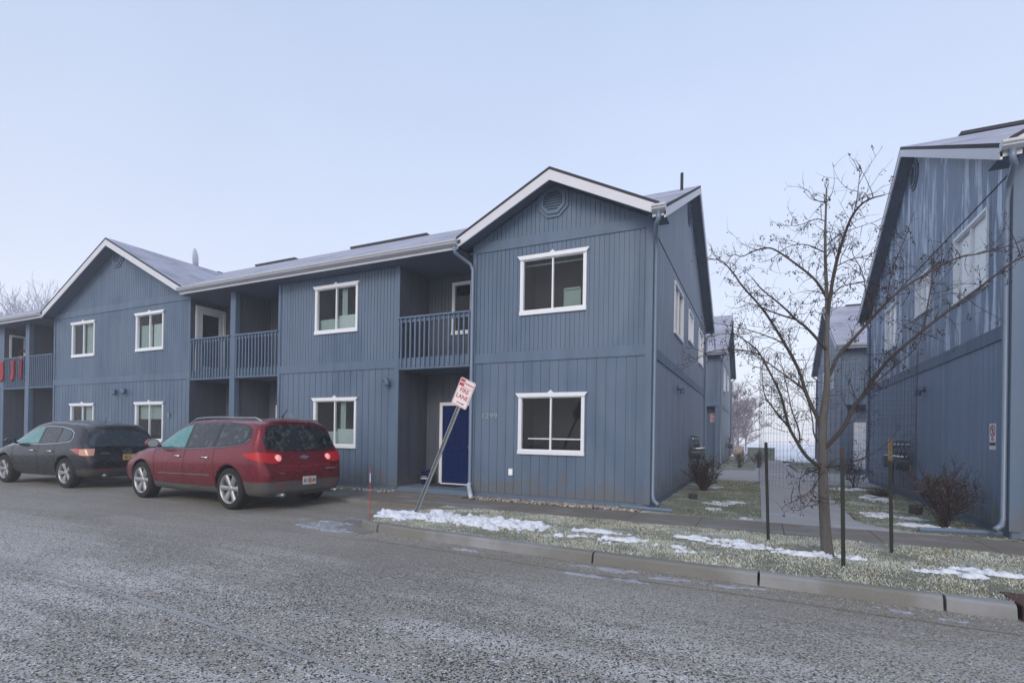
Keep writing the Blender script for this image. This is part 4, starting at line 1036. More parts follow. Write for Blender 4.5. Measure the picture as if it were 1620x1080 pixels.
# red crossover
red=empty('parked_car',(-5.83,-2.78,-.19),R(177),'dark red crossover with lit brake lamps, parked nearest the camera','car','cars parked by the building')
k=1.02
LOW=lambda ST:[r[:1]+(r[1]-.06 if 0<r[0]<4.9 else r[1],)+r[2:] for r in ST]
ST=[(.00,.42,.52,.66,.70,.76,.72,.56),(.05,.36,.55,.74,.77,.86,.82,.66),(.13,.33,.62,.93,.96,.925,.89,.76),(.20,.31,.68,1.05,1.12,.955,.92,.78),(.31,.30,.70,1.10,1.40,.975,.94,.76),(.42,.30,.71,1.12,1.64,.985,.95,.75),(.50,.30,.71,1.12,1.715,.99,.95,.74),(.75,.30,.71,1.11,1.74,.99,.95,.73),
 (1.2,.30,.70,1.09,1.735,.99,.95,.70),(2.1,.29,.68,1.04,1.765,.985,.945,.71),(2.8,.28,.66,1.015,1.745,.98,.94,.70),(3.2,.28,.66,1.01,1.66,.98,.94,.68),(3.65,.28,.66,1.015,1.40,.98,.93,.69),(4.02,.28,.66,1.01,1.13,.98,.92,.76),(4.5,.30,.64,.95,1.05,.975,.90,.76),(4.9,.30,.58,.84,.93,.93,.84,.66),(5.1,.30,.52,.72,.79,.84,.75,.55),(5.19,.34,.48,.60,.65,.68,.6,.42)]
ST=[((1.18-(1.18-r[0])*.80 if r[0]<1.18 else r[0]),)+r[1:4]+((r[4]*.975 if r[4]>1.3 else r[4]),)+r[5:] for r in ST]
ST=LOW(ST); ST=[tuple(q*k for q in r) for r in ST]
paint=car_paint('dark_red_paint',(.165,.003,.013),(.065,.06,.055),(1.15,.72,.40,.55),(.09,.05,.05),.2)
AX=[(1.18*k,.40),(4.2*k,.40)]
body,bv=finish_body(car_body(ST,k),'body',paint,AX,.445,.985*k); body.parent=red
for ax_,az in AX:
    for sg in (1,-1): wheel(red,ax_,sg*.845*k,.395,.395,.25,.275,(6,(0,),(.042,.058)),sg)
for Sd in ('L','R'):
    patch(bv,[(.70,1.36,1.38),(.76,1.25,1.52),(.95,1.215,1.60),(1.6,1.155,1.655),(2.4,1.115,1.665),(3.0,1.09,1.61),(3.35,1.08,1.48),(3.72,1.075,1.26),(3.95,1.07,1.10)],Sd,'window_surround','gblack',red,.003)
    patch(bv,[(.80,1.32,1.48),(.88,1.27,1.555),(1.2,1.225,1.60),(1.68,1.18,1.625)],Sd,'quarter_window','cglass',red,.006)
    patch(bv,[(1.76,1.175,1.63),(2.1,1.155,1.635),(2.62,1.14,1.62)],Sd,'rear_door_window','cglass',red,.006)
    patch(bv,[(2.74,1.135,1.60),(3.0,1.125,1.555),(3.3,1.12,1.46),(3.62,1.115,1.28),(3.8,1.11,1.16)],Sd,'front_door_window','tglass',red,.006)
    line(bv,[(.70,1.34),(.85,1.24),(1.3,1.18),(1.9,1.14),(2.6,1.11),(3.4,1.085),(3.95,1.08)],Sd,'belt_moulding','chrome',red,.022,.004)
    for pts in ([(1.72,1.14),(1.70,.95),(1.66,.62),(1.62,.42)],[(2.70,1.10),(2.70,.8),(2.70,.40)],[(3.82,1.08),(3.80,.8),(3.74,.42)],[(1.66,.42),(2.7,.40),(3.74,.41)]):
        line(bv,pts,Sd,'door_gap','black',red,.009,.0)
    line(bv,[(1.78,.62),(3.6,.59)],Sd,'side_moulding','chrome',red,.018,.006)
    for hx in (1.95,2.92):
        sg=1 if Sd=='L' else -1; h=bv.ray_cast(Vector((hx,3*sg,.955)),Vector((0,-sg,0)))[0]; y=abs(h.y)
        m=MB(); m.tube([(hx-.11,sg*(y-.01),.955),(hx-.10,sg*(y+.03),.957),(hx,sg*(y+.04),.96),(hx+.10,sg*(y+.03),.957),(hx+.11,sg*(y-.01),.955)],[.014,.017,.019,.017,.014],8); m.build('door_handle',M['chrome'],red,True)
    sg=1 if Sd=='L' else -1
    m=MB(); m.tube([(3.62,sg*.93,1.14),(3.64,sg*1.02,1.16)],.03,8)
    vs=[];
    m.lathe([(0,.085),(.075,.075),(.115,.04),(.12,-.03),(.0,-.03)],20,lambda a,b,h:(3.64+h*1.1,sg*(1.10+a*1.05),1.20+b*.78)); mi=m.build('door_mirror',paint,red,True)
    m=MB(); m.lathe([(0,-.034),(.105,-.034)],20,lambda a,b,h:(3.64+h*1.1,sg*(1.10+a*1.0),1.20+b*.72)); m.build('mirror_glass',M['curtain'],mi)
    # roof rail
    pts=[]
    for i in range(13):
        x=.75+i*2.3/12; hh=bv.ray_cast(Vector((x,sg*.62,3)),Vector((0,0,-1)))[0]; pts.append((x,sg*.63,hh.z+(.045 if 0<i<12 else -.01)))
    m=MB(); m.tube(pts,.017,8); m.build('roof_rail',M['steel'],red,True)
    # tail lamp wraps the corner
    s1=1 if Sd=='L' else -1
    md=('C',.75,s1*.25)
    patch(bv,[(s1*95,1.045,1.055),(s1*84,1.0,1.075),(s1*70,.955,1.09),(s1*58,.91,1.09),(s1*48,.885,1.075),(s1*40,.89,1.065),(s1*32,.93,1.04)],md,'tail_lamp','tail_red' if 0 else 'litred',red,.012)
    for zz,uu in ((.985,40),):
        a=R(s1*uu); d0=Vector((-math.cos(a),math.sin(a),0)); h=bv.ray_cast(Vector((.75,s1*.25,zz))+d0*3,-d0); c,nn=h[0],h[1]
        q=nn.to_track_quat('Z','Y').to_matrix().to_4x4(); T4=Matrix.Translation(c+nn*.012)@q
        m=MB(); m.lathe([(0,.02),(.05,.014),(.068,.0)],20,lambda a,b,h:tuple(T4@Vector((a,b,h)))); m.build('brake_lamp',M['lit'],red,True)
        m=MB(); m.lathe([(.066,.0),(.07,.012),(.080,.012),(.084,0)],20,lambda a,b,h:tuple(T4@Vector((a,b,h)))); m.build('lamp_ring',M['tail_red'],red,True)
patch(bv,[(-.80,1.24,1.30),(-.76,1.17,1.40),(-.66,1.135,1.56),(-.5,1.12,1.60),(0,1.10,1.615),(.5,1.12,1.60),(.66,1.135,1.56),(.76,1.17,1.40),(.80,1.24,1.30)],'B','rear_window','rglass',red,.006,12,8)
patch(bv,[(-.55,.845,.855),(0,.80,.81),(.55,.845,.855)],'B','tailgate_crease','tail_red',red,.003,3)
for pts in ([(-.83,1.05),(-.78,.80),(-.74,.66),(0,.645),(.74,.66),(.78,.80),(.83,1.05)],): line(bv,pts,'B','tailgate_gap','black',red,.009,.0)
line(bv,[(-.58,1.115),(-.3,1.14),(-.02,1.13)],'B','rear_wiper','black',red,.022,.02)
h=bv.ray_cast(Vector((-2,0,1.0)),Vector((1,0,0)))[0]
bxT=lambda u,d,z:(h.x-.012-d,-u,z)
m=MB(); m.prism([(-.10,.975),(-.04,.975),(-.035,.955),(.045,.955),(.05,.975),(.10,.975),(.10,1.01),(.04,1.01),(.035,1.03),(-.045,1.03),(-.05,1.01),(-.10,1.01)],-.01,.012,bxT); m.build('badge',M['chrome'],red)
h2=bv.ray_cast(Vector((-2,-.1,.54)),Vector((1,0,0)))[0]
pT=lambda u,d,z:(h2.x-.006-d,-.05-u,z)
m=MB(); m.box(-.155,.155,0,.012,.46,.62,pT); pl=m.build('licence_plate',M['plate_w'],red)
m=MB(); m.prism([(.05*math.cos(t),.54+.055*math.sin(t)) for t in [2*math.pi*j/9 for j in range(9)]],.012,.014,pT); m.prism([(.035,.56),(.075,.55),(.07,.50),(.03,.49)],.012,.0143,pT); m.build('bear_emblem',M['orange_m'],pl)
m=MB()
for u in (-.125,-.09,.09,.125): m.box(u-.011,u+.011,.012,.014,.51,.57,pT)
m.build('plate_digits',M['plate_b'],pl)
m=MB(); m.box(-.45,.45,-.02,.02,.0,.02,lambda u,d,z:(.05+d,u,.56+z) ) if 0 else None
for yy in (.62,-.62):
    m=MB(); m.tube([(.34,yy,.30),(.17,yy,.31),(.11,yy,.31)],.036,12); m.build('exhaust_tip',M['steel'],red,True)
for yy in (.60,-.60): patch(bv,[(yy-.10,.455,.475),(yy+.10,.455,.475)],'B','reflector','tail_red',red,.004,2)
pT3=Matrix.Translation((h.x-.02,.72,.72))
patch(bv,[(.50,.70,.712),(.62,.70,.712)],'B','trim_badge','chrome',red,.006,2); patch(bv,[(-.72,.745,.765),(-.45,.745,.765)],'B','model_lettering','steel',red,.006,2)
m=MB(); m.tube([(1.0,.0,1.74*k),(.98,0,1.79),(.86,0,1.93)],[.03,.012,.006],8); m.build('antenna',M['black'],red)
patch(bv,[(-.55,1.655,1.69),(0,1.665,1.70),(.55,1.655,1.69)],'B','spoiler_lip',paint,red,.05,4)
patch(bv,[(-.9,.8,1.0),(-.7,.78,.98),(-.5,.72,.92)],'F','headlamp','plate_w',red,.006); patch(bv,[(.9,.8,1.0),(.7,.78,.98),(.5,.72,.92)],'F','headlamp','plate_w',red,.006)
for sg in (1,-1): patch(bv,[(4.75,.88,.96),(4.95,.82,.93),(5.08,.78,.88)],'L' if sg>0 else 'R','headlamp','plate_w',red,.006,4)

# black crossover
blk=empty('parked_car',(-12.65,-2.44,-.19),R(182.5),'black crossover with yellow licence plate, parked behind the red one at left','car','cars parked by the building')
k=1.015
ST=[(.00,.42,.52,.64,.68,.74,.70,.54),(.05,.38,.56,.76,.79,.84,.80,.64),(.13,.35,.60,.90,.93,.89,.85,.72),(.22,.33,.64,1.0,1.07,.915,.88,.72),(.38,.32,.66,1.05,1.33,.93,.89,.70),(.52,.31,.66,1.06,1.50,.935,.895,.68),(.64,.31,.66,1.06,1.555,.935,.895,.67),(.9,.31,.66,1.05,1.59,.935,.895,.67),(1.3,.31,.65,1.03,1.61,.935,.895,.65),(2.0,.30,.64,.99,1.64,.93,.89,.66),(2.55,.30,.63,.97,1.60,.93,.89,.64),(3.0,.30,.63,.96,1.45,.93,.885,.64),(3.42,.30,.63,.965,1.22,.93,.88,.67),(3.72,.30,.62,.955,1.07,.93,.87,.70),(4.12,.30,.60,.90,.99,.92,.84,.68),(4.46,.30,.55,.78,.86,.86,.76,.56),(4.64,.34,.48,.60,.66,.68,.60,.42)]
ST=[r[:4]+((r[4]*1.03 if r[4]>1.3 else r[4]),)+r[5:] for r in LOW(ST)]; ST=[tuple(q*k for q in r) for r in ST]
paint2=car_paint('black_paint',(.008,.008,.013),(.04,.035,.03),(1.3,.2,.28,.50),(.05,.045,.045),.22)
AX=[(.98*k,.385),(3.73*k,.385)]
body2,bv=finish_body(car_body(ST,k),'body',paint2,AX,.425,.93*k); body2.parent=blk
for ax_,az in AX:
    for sg in (1,-1): wheel(blk,ax_,sg*.80*k,.375,.375,.24,.245,(5,(-.13,.13),(.022,.026)),sg)
for Sd in ('L','R'):
    s1=1 if Sd=='L' else -1
    patch(bv,[(.80,1.22,1.26),(.86,1.15,1.38),(1.05,1.125,1.46),(1.5,1.09,1.525),(2.1,1.06,1.54),(2.6,1.04,1.49),(3.0,1.03,1.36),(3.35,1.03,1.17),(3.55,1.03,1.06)],Sd,'window_surround','chrome',blk,.003)
    patch(bv,[(.83,1.22,1.26),(.89,1.165,1.37),(1.07,1.14,1.445),(1.5,1.105,1.51),(2.1,1.075,1.525),(2.6,1.055,1.475),(3.0,1.045,1.345),(3.32,1.045,1.16),(3.5,1.045,1.07)],Sd,'window_pillar','gblack',blk,.005)
    patch(bv,[(.92,1.2,1.35),(1.08,1.155,1.425),(1.38,1.13,1.475)],Sd,'quarter_window','cg2',blk,.008)
    patch(bv,[(1.44,1.12,1.485),(1.8,1.105,1.505),(2.12,1.09,1.51)],Sd,'rear_door_window','cglass',blk,.008)
    patch(bv,[(2.24,1.085,1.50),(2.6,1.07,1.455),(2.95,1.06,1.345),(3.25,1.06,1.19),(3.42,1.06,1.10)],Sd,'front_door_window','tglass',blk,.008)
    for pts in ([(1.45,1.07),(1.42,.85),(1.40,.6),(1.42,.42)],[(2.2,1.05),(2.2,.7),(2.2,.40)],[(3.42,1.02),(3.38,.7),(3.33,.42)],[(1.42,.42),(2.2,.40),(3.33,.41)]): line(bv,pts,Sd,'door_gap','black',blk,.009,.0)
    for hx in (1.62,2.45):
        hh=bv.ray_cast(Vector((hx,3*s1,.90)),Vector((0,-s1,0)))[0]; y=abs(hh.y)
        m=MB(); m.tube([(hx-.11,s1*(y-.01),.90),(hx-.10,s1*(y+.03),.902),(hx,s1*(y+.04),.905),(hx+.10,s1*(y+.03),.902),(hx+.11,s1*(y-.01),.90)],[.013,.016,.018,.016,.013],8); m.build('door_handle',M['chrome'],blk,True)
    m=MB(); m.tube([(3.22,s1*.88,1.08),(3.24,s1*.96,1.10)],.03,8); m.lathe([(0,.08),(.07,.07),(.105,.04),(.11,-.03),(.0,-.03)],20,lambda a,b,h:(3.24+h*1.1,s1*(1.03+a*1.05),1.14+b*.7)); mi=m.build('door_mirror',paint2,blk,True)
    m=MB(); m.lathe([(0,-.034),(.095,-.034)],20,lambda a,b,h:(3.24+h*1.1,s1*(1.03+a*1.0),1.14+b*.62)); m.build('mirror_glass',M['cg2'],mi)
    md=('C',.75,s1*.25)
    patch(bv,[(s1*88,.96,.97),(s1*78,.915,.985),(s1*66,.86,.99),(s1*57,.825,.985)],md,'tail_lamp','tail_red',blk,.012)
    patch(bv,[(s1*60,.835,.965),(s1*50,.82,.985),(s1*38,.82,.985)],md,'tail_lamp','tail_clear',blk,.015)
patch(bv,[(-.78,1.08,1.13),(-.72,1.05,1.24),(-.60,1.04,1.37),(-.4,1.03,1.43),(0,1.02,1.445),(.4,1.03,1.43),(.60,1.04,1.37),(.72,1.05,1.24),(.78,1.08,1.13)],'B','rear_window','cg2',blk,.006,12,8)
line(bv,[(-.80,.98),(-.74,.75),(-.70,.66),(0,.65),(.70,.66),(.74,.75),(.80,.98)],'B','tailgate_gap','black',blk,.009,.0)
line(bv,[(-.05,1.055),(.3,1.05),(.5,1.03)],'B','rear_wiper','black',blk,.024,.02)
h=bv.ray_cast(Vector((-2,0,.90)),Vector((1,0,0)))[0]; xx=h.x
m=MB(); n=24
for i in range(n):
    a,b=2*math.pi*i/n,2*math.pi*(i+1)/n; m.prism([(.078*math.cos(a),.915+.058*math.sin(a)),(.094*math.cos(a),.915+.072*math.sin(a)),(.094*math.cos(b),.915+.072*math.sin(b)),(.078*math.cos(b),.915+.058*math.sin(b))],-.01,.014,lambda u,d,z:(xx-.014-d,u,z))
m.prism([(-.075,.94),(-.04,.935),(0,.905),(.04,.935),(.075,.94),(.03,.895),(0,.878),(-.03,.895)],-.01,.014,lambda u,d,z:(xx-.014-d,u,z))
m.build('badge',M['chrome'],blk)
h2=bv.ray_cast(Vector((-2,0,.76)),Vector((1,0,0)))[0]; pT=lambda u,d,z:(h2.x-.02-d,-u,z)
m=MB(); m.box(-.155,.155,0,.012,.70,.85,pT); pl=m.build('licence_plate',M['plate_y'],blk)
m=MB()
for u in (-.11,-.07,.06,.095,.125): m.box(u-.012,u+.012,.012,.014,.735,.80,pT)
m.build('plate_digits',M['plate_b'],pl)
m=MB(); m.prism([(.028*math.cos(t),.77+.035*math.sin(t)) for t in [2*math.pi*j/9 for j in range(9)]],.012,.014,pT); m.build('plate_emblem',M['orange_m'],pl)
patch(bv,[(.42,.86,.878),(.62,.86,.878)],'B','trim_badge','chrome',blk,.008,2); patch(bv,[(-.62,.86,.875),(-.5,.86,.875)],'B','trim_badge','chrome',blk,.008,2)
for yy in (.56,-.56): patch(bv,[(yy-.14,.475,.50),(yy+.14,.475,.50)],'B','reflector','tail_red',blk,.004,2)
for yy in (.56,-.56): m=MB(); m.tube([(.22,yy,.33),(.02,yy,.335),(-.02,yy,.335)],.04,12); m.build('exhaust_tip',M['steel'],blk,True)
m=MB(); m.tube([(1.1,-.0,1.58*k),(1.08,0,1.64),(.98,0,1.78)],[.025,.01,.006],8); m.build('antenna',M['black'],blk)
patch(bv,[(-.5,1.51,1.545),(0,1.52,1.555),(.5,1.51,1.545)],'B','spoiler_lip',paint2,blk,.045,4)
for Sd in 'LR': patch(bv,[(4.2,.86,.94),(4.4,.80,.90),(4.52,.74,.82)],Sd,'headlamp','plate_w',blk,.006,4)
# ------------------------------------------------------------------ young tree
LIMBS={'trunk': [(2.68, -3.0, -0.14), (2.64, -3.0, 0.28), (2.61, -3.0, 1.0), (2.6, -3.0, 1.34), (2.61, -3.0, 1.59), (2.65, -3.0, 1.97), (2.63, -3.0, 2.45), (2.64, -3.0, 2.78), (2.63, -3.0, 2.99), (2.6, -3.0, 3.61), (2.61, -3.0, 4.32)], 'leader': [(2.64, -3.0, 2.78), (2.69, -3.1, 3.32), (2.8, -3.2, 3.75), (2.86, -3.25, 3.89), (2.96, -3.35, 3.97), (3.1, -3.5, 3.93)], 'spike': [(2.86, -3.25, 3.89), (2.89, -3.25, 4.06), (2.92, -3.2, 4.41)], 'A': [(2.6, -3.0, 1.34), (2.56, -2.98, 1.55), (2.49, -2.95, 1.7), (2.42, -2.9, 1.9), (2.36, -2.85, 2.17), (2.11, -2.7, 2.7), (1.93, -2.6, 3.04), (1.67, -2.45, 3.4), (1.59, -2.4, 3.56), (1.47, -2.35, 3.74), (1.39, -2.3, 3.83), (1.17, -2.2, 3.92)], 'B': [(2.64, -3.0, 2.36), (2.59, -3.05, 2.42), (2.41, -3.2, 2.62), (2.29, -3.3, 2.7), (2.13, -3.4, 2.87), (1.93, -3.5, 3.03), (1.82, -3.6, 3.16)], 'B2': [(2.29, -3.3, 2.7), (2.04, -3.2, 2.83), (1.89, -3.1, 2.95), (1.73, -3.0, 3.03)], 'C': [(2.63, -3.0, 2.99), (2.52, -2.9, 3.26), (2.31, -2.75, 3.52), (2.09, -2.65, 3.76), (1.98, -2.6, 3.83), (1.8, -2.5, 3.83), (1.67, -2.45, 3.78), (1.56, -2.4, 3.87), (1.51, -2.4, 3.79)], 'D': [(2.61, -3.0, 0.96), (2.54, -3.05, 1.0), (2.41, -3.15, 1.11), (2.28, -3.25, 1.35), (2.23, -3.3, 1.44), (2.17, -3.4, 1.7), (2.13, -3.45, 1.84), (1.99, -3.6, 2.12), (1.92, -3.65, 2.26), (1.85, -3.7, 2.35), (1.65, -3.8, 2.49)], 'D2': [(2.23, -3.3, 1.44), (2.02, -3.35, 1.72), (1.96, -3.3, 1.83), (1.94, -3.2, 2.1)], 'D3': [(2.35, -3.2, 1.26), (2.36, -3.1, 1.39), (2.26, -3.0, 1.69), (2.25, -2.9, 1.83), (2.19, -2.8, 2.13)], 'D4': [(1.92, -3.65, 2.26), (1.77, -3.6, 2.32), (1.56, -3.5, 2.37), (1.33, -3.4, 2.36), (1.14, -3.3, 2.27)], 'E': [(2.58, -3.0, 1.22), (2.52, -2.8, 1.38), (2.53, -2.7, 1.53), (2.48, -2.5, 1.82), (2.37, -2.4, 2.09)], 'E2': [(2.42, -2.9, 1.9), (2.19, -2.8, 2.12), (1.92, -2.6, 2.38), (1.7, -2.5, 2.48)], 'E3': [(2.36, -2.85, 2.17), (2.22, -2.9, 2.48), (2.0, -3.0, 2.58), (1.75, -3.1, 2.67), (1.54, -3.2, 2.71)], 'F': [(2.61, -3.0, 1.17), (2.65, -3.02, 1.22), (2.82, -3.1, 1.45), (2.88, -3.12, 1.65), (3.02, -3.15, 1.86), (3.07, -3.2, 2.0), (3.22, -3.25, 2.22), (3.48, -3.35, 2.48), (3.71, -3.45, 2.69), (3.96, -3.5, 2.9), (4.11, -3.55, 3.05), (4.22, -3.6, 3.1)], 'F2': [(2.87, -3.1, 1.6), (2.96, -3.2, 1.77), (3.16, -3.3, 2.04), (3.36, -3.4, 2.22), (3.41, -3.45, 2.31)], 'G': [(2.64, -3.0, 2.02), (2.69, -2.98, 2.12), (2.75, -2.95, 2.31), (2.99, -2.85, 2.59), (3.28, -2.7, 2.97), (3.5, -2.6, 3.17), (3.74, -2.5, 3.32), (4.01, -2.4, 3.49), (4.3, -2.3, 3.53), (4.66, -2.2, 3.65)], 'G2': [(3.28, -2.7, 2.97), (3.29, -2.7, 3.12), (3.32, -2.75, 3.35), (3.43, -2.8, 3.67)], 'G3': [(3.12, -2.8, 2.75), (3.04, -2.9, 2.99), (2.99, -3.0, 3.26), (2.88, -3.1, 3.43)], 'G4': [(3.48, -3.35, 2.48), (3.52, -3.3, 2.7), (3.57, -3.25, 2.98), (3.6, -3.2, 3.2)], 'H': [(2.61, -3.0, 0.97), (2.81, -3.1, 0.99), (2.93, -3.2, 1.07), (3.04, -3.25, 1.13), (3.16, -3.3, 1.24)], 'H2': [(2.61, -3.0, 0.97), (2.53, -3.1, 0.94), (2.36, -3.3, 0.87), (2.34, -3.35, 0.76)], 'H3': [(2.6, -3.0, 0.92), (2.49, -3.2, 0.7), (2.33, -3.35, 0.6), (2.23, -3.4, 0.55)], 'H4': [(2.49, -3.2, 0.74), (2.5, -3.3, 0.64), (2.42, -3.35, 0.53)], 'T1': [(2.6, -3.0, 3.54), (2.4, -3.1, 3.65), (2.19, -3.2, 3.61), (2.1, -3.2, 3.53)], 'T2': [(2.6, -3.0, 3.92), (2.51, -2.9, 4.01), (2.34, -2.8, 3.98), (2.24, -2.8, 4.0)], 'T3': [(2.6, -3.0, 4.15), (2.49, -3.1, 4.14), (2.43, -3.1, 4.25)], 'T4': [(2.69, -3.1, 3.32), (2.83, -3.2, 3.37), (2.97, -3.3, 3.35), (3.09, -3.3, 3.41)], 'T5': [(2.6, -3.0, 3.61), (2.74, -2.9, 3.77), (2.91, -2.8, 3.85), (3.14, -2.75, 3.92)], 'T6': [(2.63, -3.0, 2.99), (2.81, -2.9, 3.16), (2.99, -2.8, 3.19), (3.16, -2.7, 3.25)]}
def bark_mat(name,a,b):
    t=NT(name); n=t.noise(30,6,t.co((1,1,.25)),.65); g=t.noise(2.5,4)
    c=t.mix(n,a,b); c=t.mix(t.ramp(g,[(.5,0),(.7,.5)]),c,(.16,.16,.14)); t.set('Base Color',c).set('Roughness',.85); t.bump(n,.9,.02); return t.m
M['bark']=bark_mat('tree_bark',(.05,.045,.045),(.165,.15,.138)); M['twig']=simple('dark_twigs',(.035,.024,.025),.85,0,.3,8); M['berry']=simple('dried_berries',(.03,.014,.014),.7,0,.3,40)
def rs(p,n):      # smooth polyline
    p=[Vector(q) for q in p]
    for _ in range(n):
        q=[p[0]]
        for a,b in zip(p,p[1:]): q+=[a*.75+b*.25,a*.25+b*.75]
        p=q+[p[-1]]
    return p
tree=empty('young_tree',(2.68,-3.0,-.12),0,'bare young tree with dark berries inside the wire cage on the verge','tree')
off=Vector((-2.68,3.0,.12))
tr=MB(); br=MB(); tw=MB(); be=MB()
R0={'trunk':(.085,.012),'leader':(.028,.006),'spike':(.008,.003),'A':(.032,.006),'B':(.026,.005),'B2':(.014,.004),'C':(.02,.004),'D':(.030,.006),'D2':(.014,.004),'D3':(.014,.004),'D4':(.011,.003),'E':(.014,.004),'E2':(.014,.004),'E3':(.013,.004),'F':(.036,.008),'F2':(.013,.004),'G':(.030,.006),'G2':(.010,.004),'G3':(.010,.004),'G4':(.012,.004),'H':(.014,.004),'H2':(.012,.004),'H3':(.010,.003),'H4':(.006,.003)}
rt_=random.Random(11)
def berry(p):
    for _ in range(rt_.choice((1,1,2,3,4))):
        q=p+Vector((rt_.uniform(-.03,.03),rt_.uniform(-.03,.03),rt_.uniform(-.06,-.01))); r=rt_.uniform(.006,.0105)
        tw.tube([p,q],[.0016,.0014],3,False)
        be.add([(q.x+r,q.y,q.z),(q.x-r,q.y,q.z),(q.x,q.y+r,q.z),(q.x,q.y-r,q.z),(q.x,q.y,q.z+r),(q.x,q.y,q.z-r)],[(0,2,4),(2,1,4),(1,3,4),(3,0,4),(2,0,5),(1,2,5),(3,1,5),(0,3,5)])
def twig(p,d,L,r,depth,droop):
    pts=[p]; n=7; d=d.normalized(); cur=Vector((rt_.uniform(-1,1),rt_.uniform(-1,1),rt_.uniform(-.6,.8)))*.22
    for i in range(n):
        d=(d+cur+Vector((0,0,droop*(.06+.05*i)))+Vector((rt_.uniform(-1,1),rt_.uniform(-1,1),rt_.uniform(-1,1)))*.10).normalized()
        p=p+d*(L/n); pts.append(p)
    (tw).tube(pts,[r*(1-.75*i/n) for i in range(n+1)],4,False)
    if depth>0:
        for i in range(1,n):
            if rt_.random()<.62:
                a=Vector((rt_.uniform(-1,1),rt_.uniform(-1,1),rt_.uniform(-.5,.9))).normalized()
                twig(pts[i],d*.5+a,L*rt_.uniform(.25,.6),max(r*.55,.0018),depth-1,rt_.uniform(-1,1.2))
    if rt_.random()<.36: berry(pts[-1])
    if rt_.random()<.16: berry(pts[rt_.randint(2,n-1)])
for kx,p in LIMBS.items():
    q=[v+off for v in rs(p,2 if kx!='trunk' else 1)]; r0,r1=R0.get(kx,(.009,.003)); n=len(q)
    if kx=='trunk':
        rad=[]
        for v in q:
            z=v.z; rad.append(.078-.12*z if z<.12 else (.064-.012*z if z<1.0 else max(.008,.055-.020*(z-1.1)) if z<2.4 else max(.008,.029-.010*(z-2.4))))
        tr.tube(q,rad,14)
    else: (br).tube(q,[.82*(r0*(1-i/(n-1))+r1*i/(n-1)) for i in range(n)],7)
    dense=.085 if kx in('trunk',) else .072
    acc=0
    for a,b in zip(q,q[1:]):
        acc+=(b-a).length
        lowz=a.z
        if kx=='trunk' and lowz<2.6: acc=0; continue
        if kx in('H3','H4','H2'): dd=.07
        else: dd=dense
        while acc>dd:
            acc-=dd
            t=(b-a).normalized(); s=Vector((rt_.uniform(-1,1),rt_.uniform(-.8,.8),rt_.uniform(-.7,1))).normalized()
            if kx in('A','D','E','B','F','G') and (a-q[0]).length<.35: continue
            twig(a,t*.6+s,rt_.uniform(.16,.50),rt_.uniform(.0032,.005),1,rt_.uniform(-1.2,1.5))
    if kx not in('trunk','spike'): twig(q[-1],q[-1]-q[-2],.3,.004,1,.3)
    elif kx=='trunk': twig(q[-1],Vector((.4,0,.5)),.12,.004,0,0); twig(q[-1],Vector((-.5,0,.4)),.12,.004,0,0)
tr.build('trunk',M['bark'],tree,True); br.build('branches',M['bark'] if 0 else simple('branch_bark',(.06,.048,.045),.85,0,.3,14),tree,True); tw.build('twigs',M['twig'],tree); be.build('berries',M['berry'],tree)
# wire cage and its three posts
cg=empty('wire_cage',(2.72,-2.92,.0),0,'cylinder of thin welded wire mesh held round the young tree','wire cage')
m=MB(); rC=.80; z0,z1=.74,2.30; N=92
for i in range(N):
    a=2*math.pi*i/N; x,y=rC*math.cos(a),rC*math.sin(a)
    bx=.012*math.sin(a*9); m.tube([(x,y,z0),(x+bx,y,(z0+z1)/2),(x,y,z1)],.0010,3,False)
for j in range(16):
    z=z0+(z1-z0)*j/15; m.tube([(rC*math.cos(2*math.pi*i/48),rC*math.sin(2*math.pi*i/48),z+.008*math.sin(i*.7+j)) for i in range(49)],.0010,3,False)
m.build('wire_mesh',M['steel'] if 0 else simple('wire',(.05,.05,.06),.5,.4),cg)
def tpost(x,y,h,lab,cap,lean=(0,0),mt='green_post'):
    e=empty('fence_post',(x,y,-.09),0,lab,'fence post','steel posts round the young tree')
    m=MB(); T=lambda a,b,c:(a+lean[0]*c,b+lean[1]*c,c)
    m.box(-.02,.02,-.003,.003,-.1,h,T); m.box(-.003,.003,.003,.03,-.1,h,T)
    for i in range(int(h/.055)): m.box(-.008,.008,-.010,-.003,.05+i*.055,.065+i*.055,T)
    m.build('post',M[mt],e)
    if cap:
        m=MB(); m.box(-.0215,.0215,-.0045,.0045,h-cap,h+.004,T); m.build('painted_tip',M['wood'] if cap<.2 else M['tanpost'],e)
M['tanpost']=simple('worn_yellow_paint',(.20,.145,.06),.7,0,.4,25)
tpost(2.05,-2.33,1.34,'plain dark steel post left of the young tree',0,(-.035,0))
tpost(2.76,-3.58,1.30,'dark green steel post with brown tip just right of the tree trunk',.12,(-.02,0))
tpost(3.41,-2.42,1.40,'dark steel post with worn yellow tip, rightmost by the tree',.26,(-.022,0))
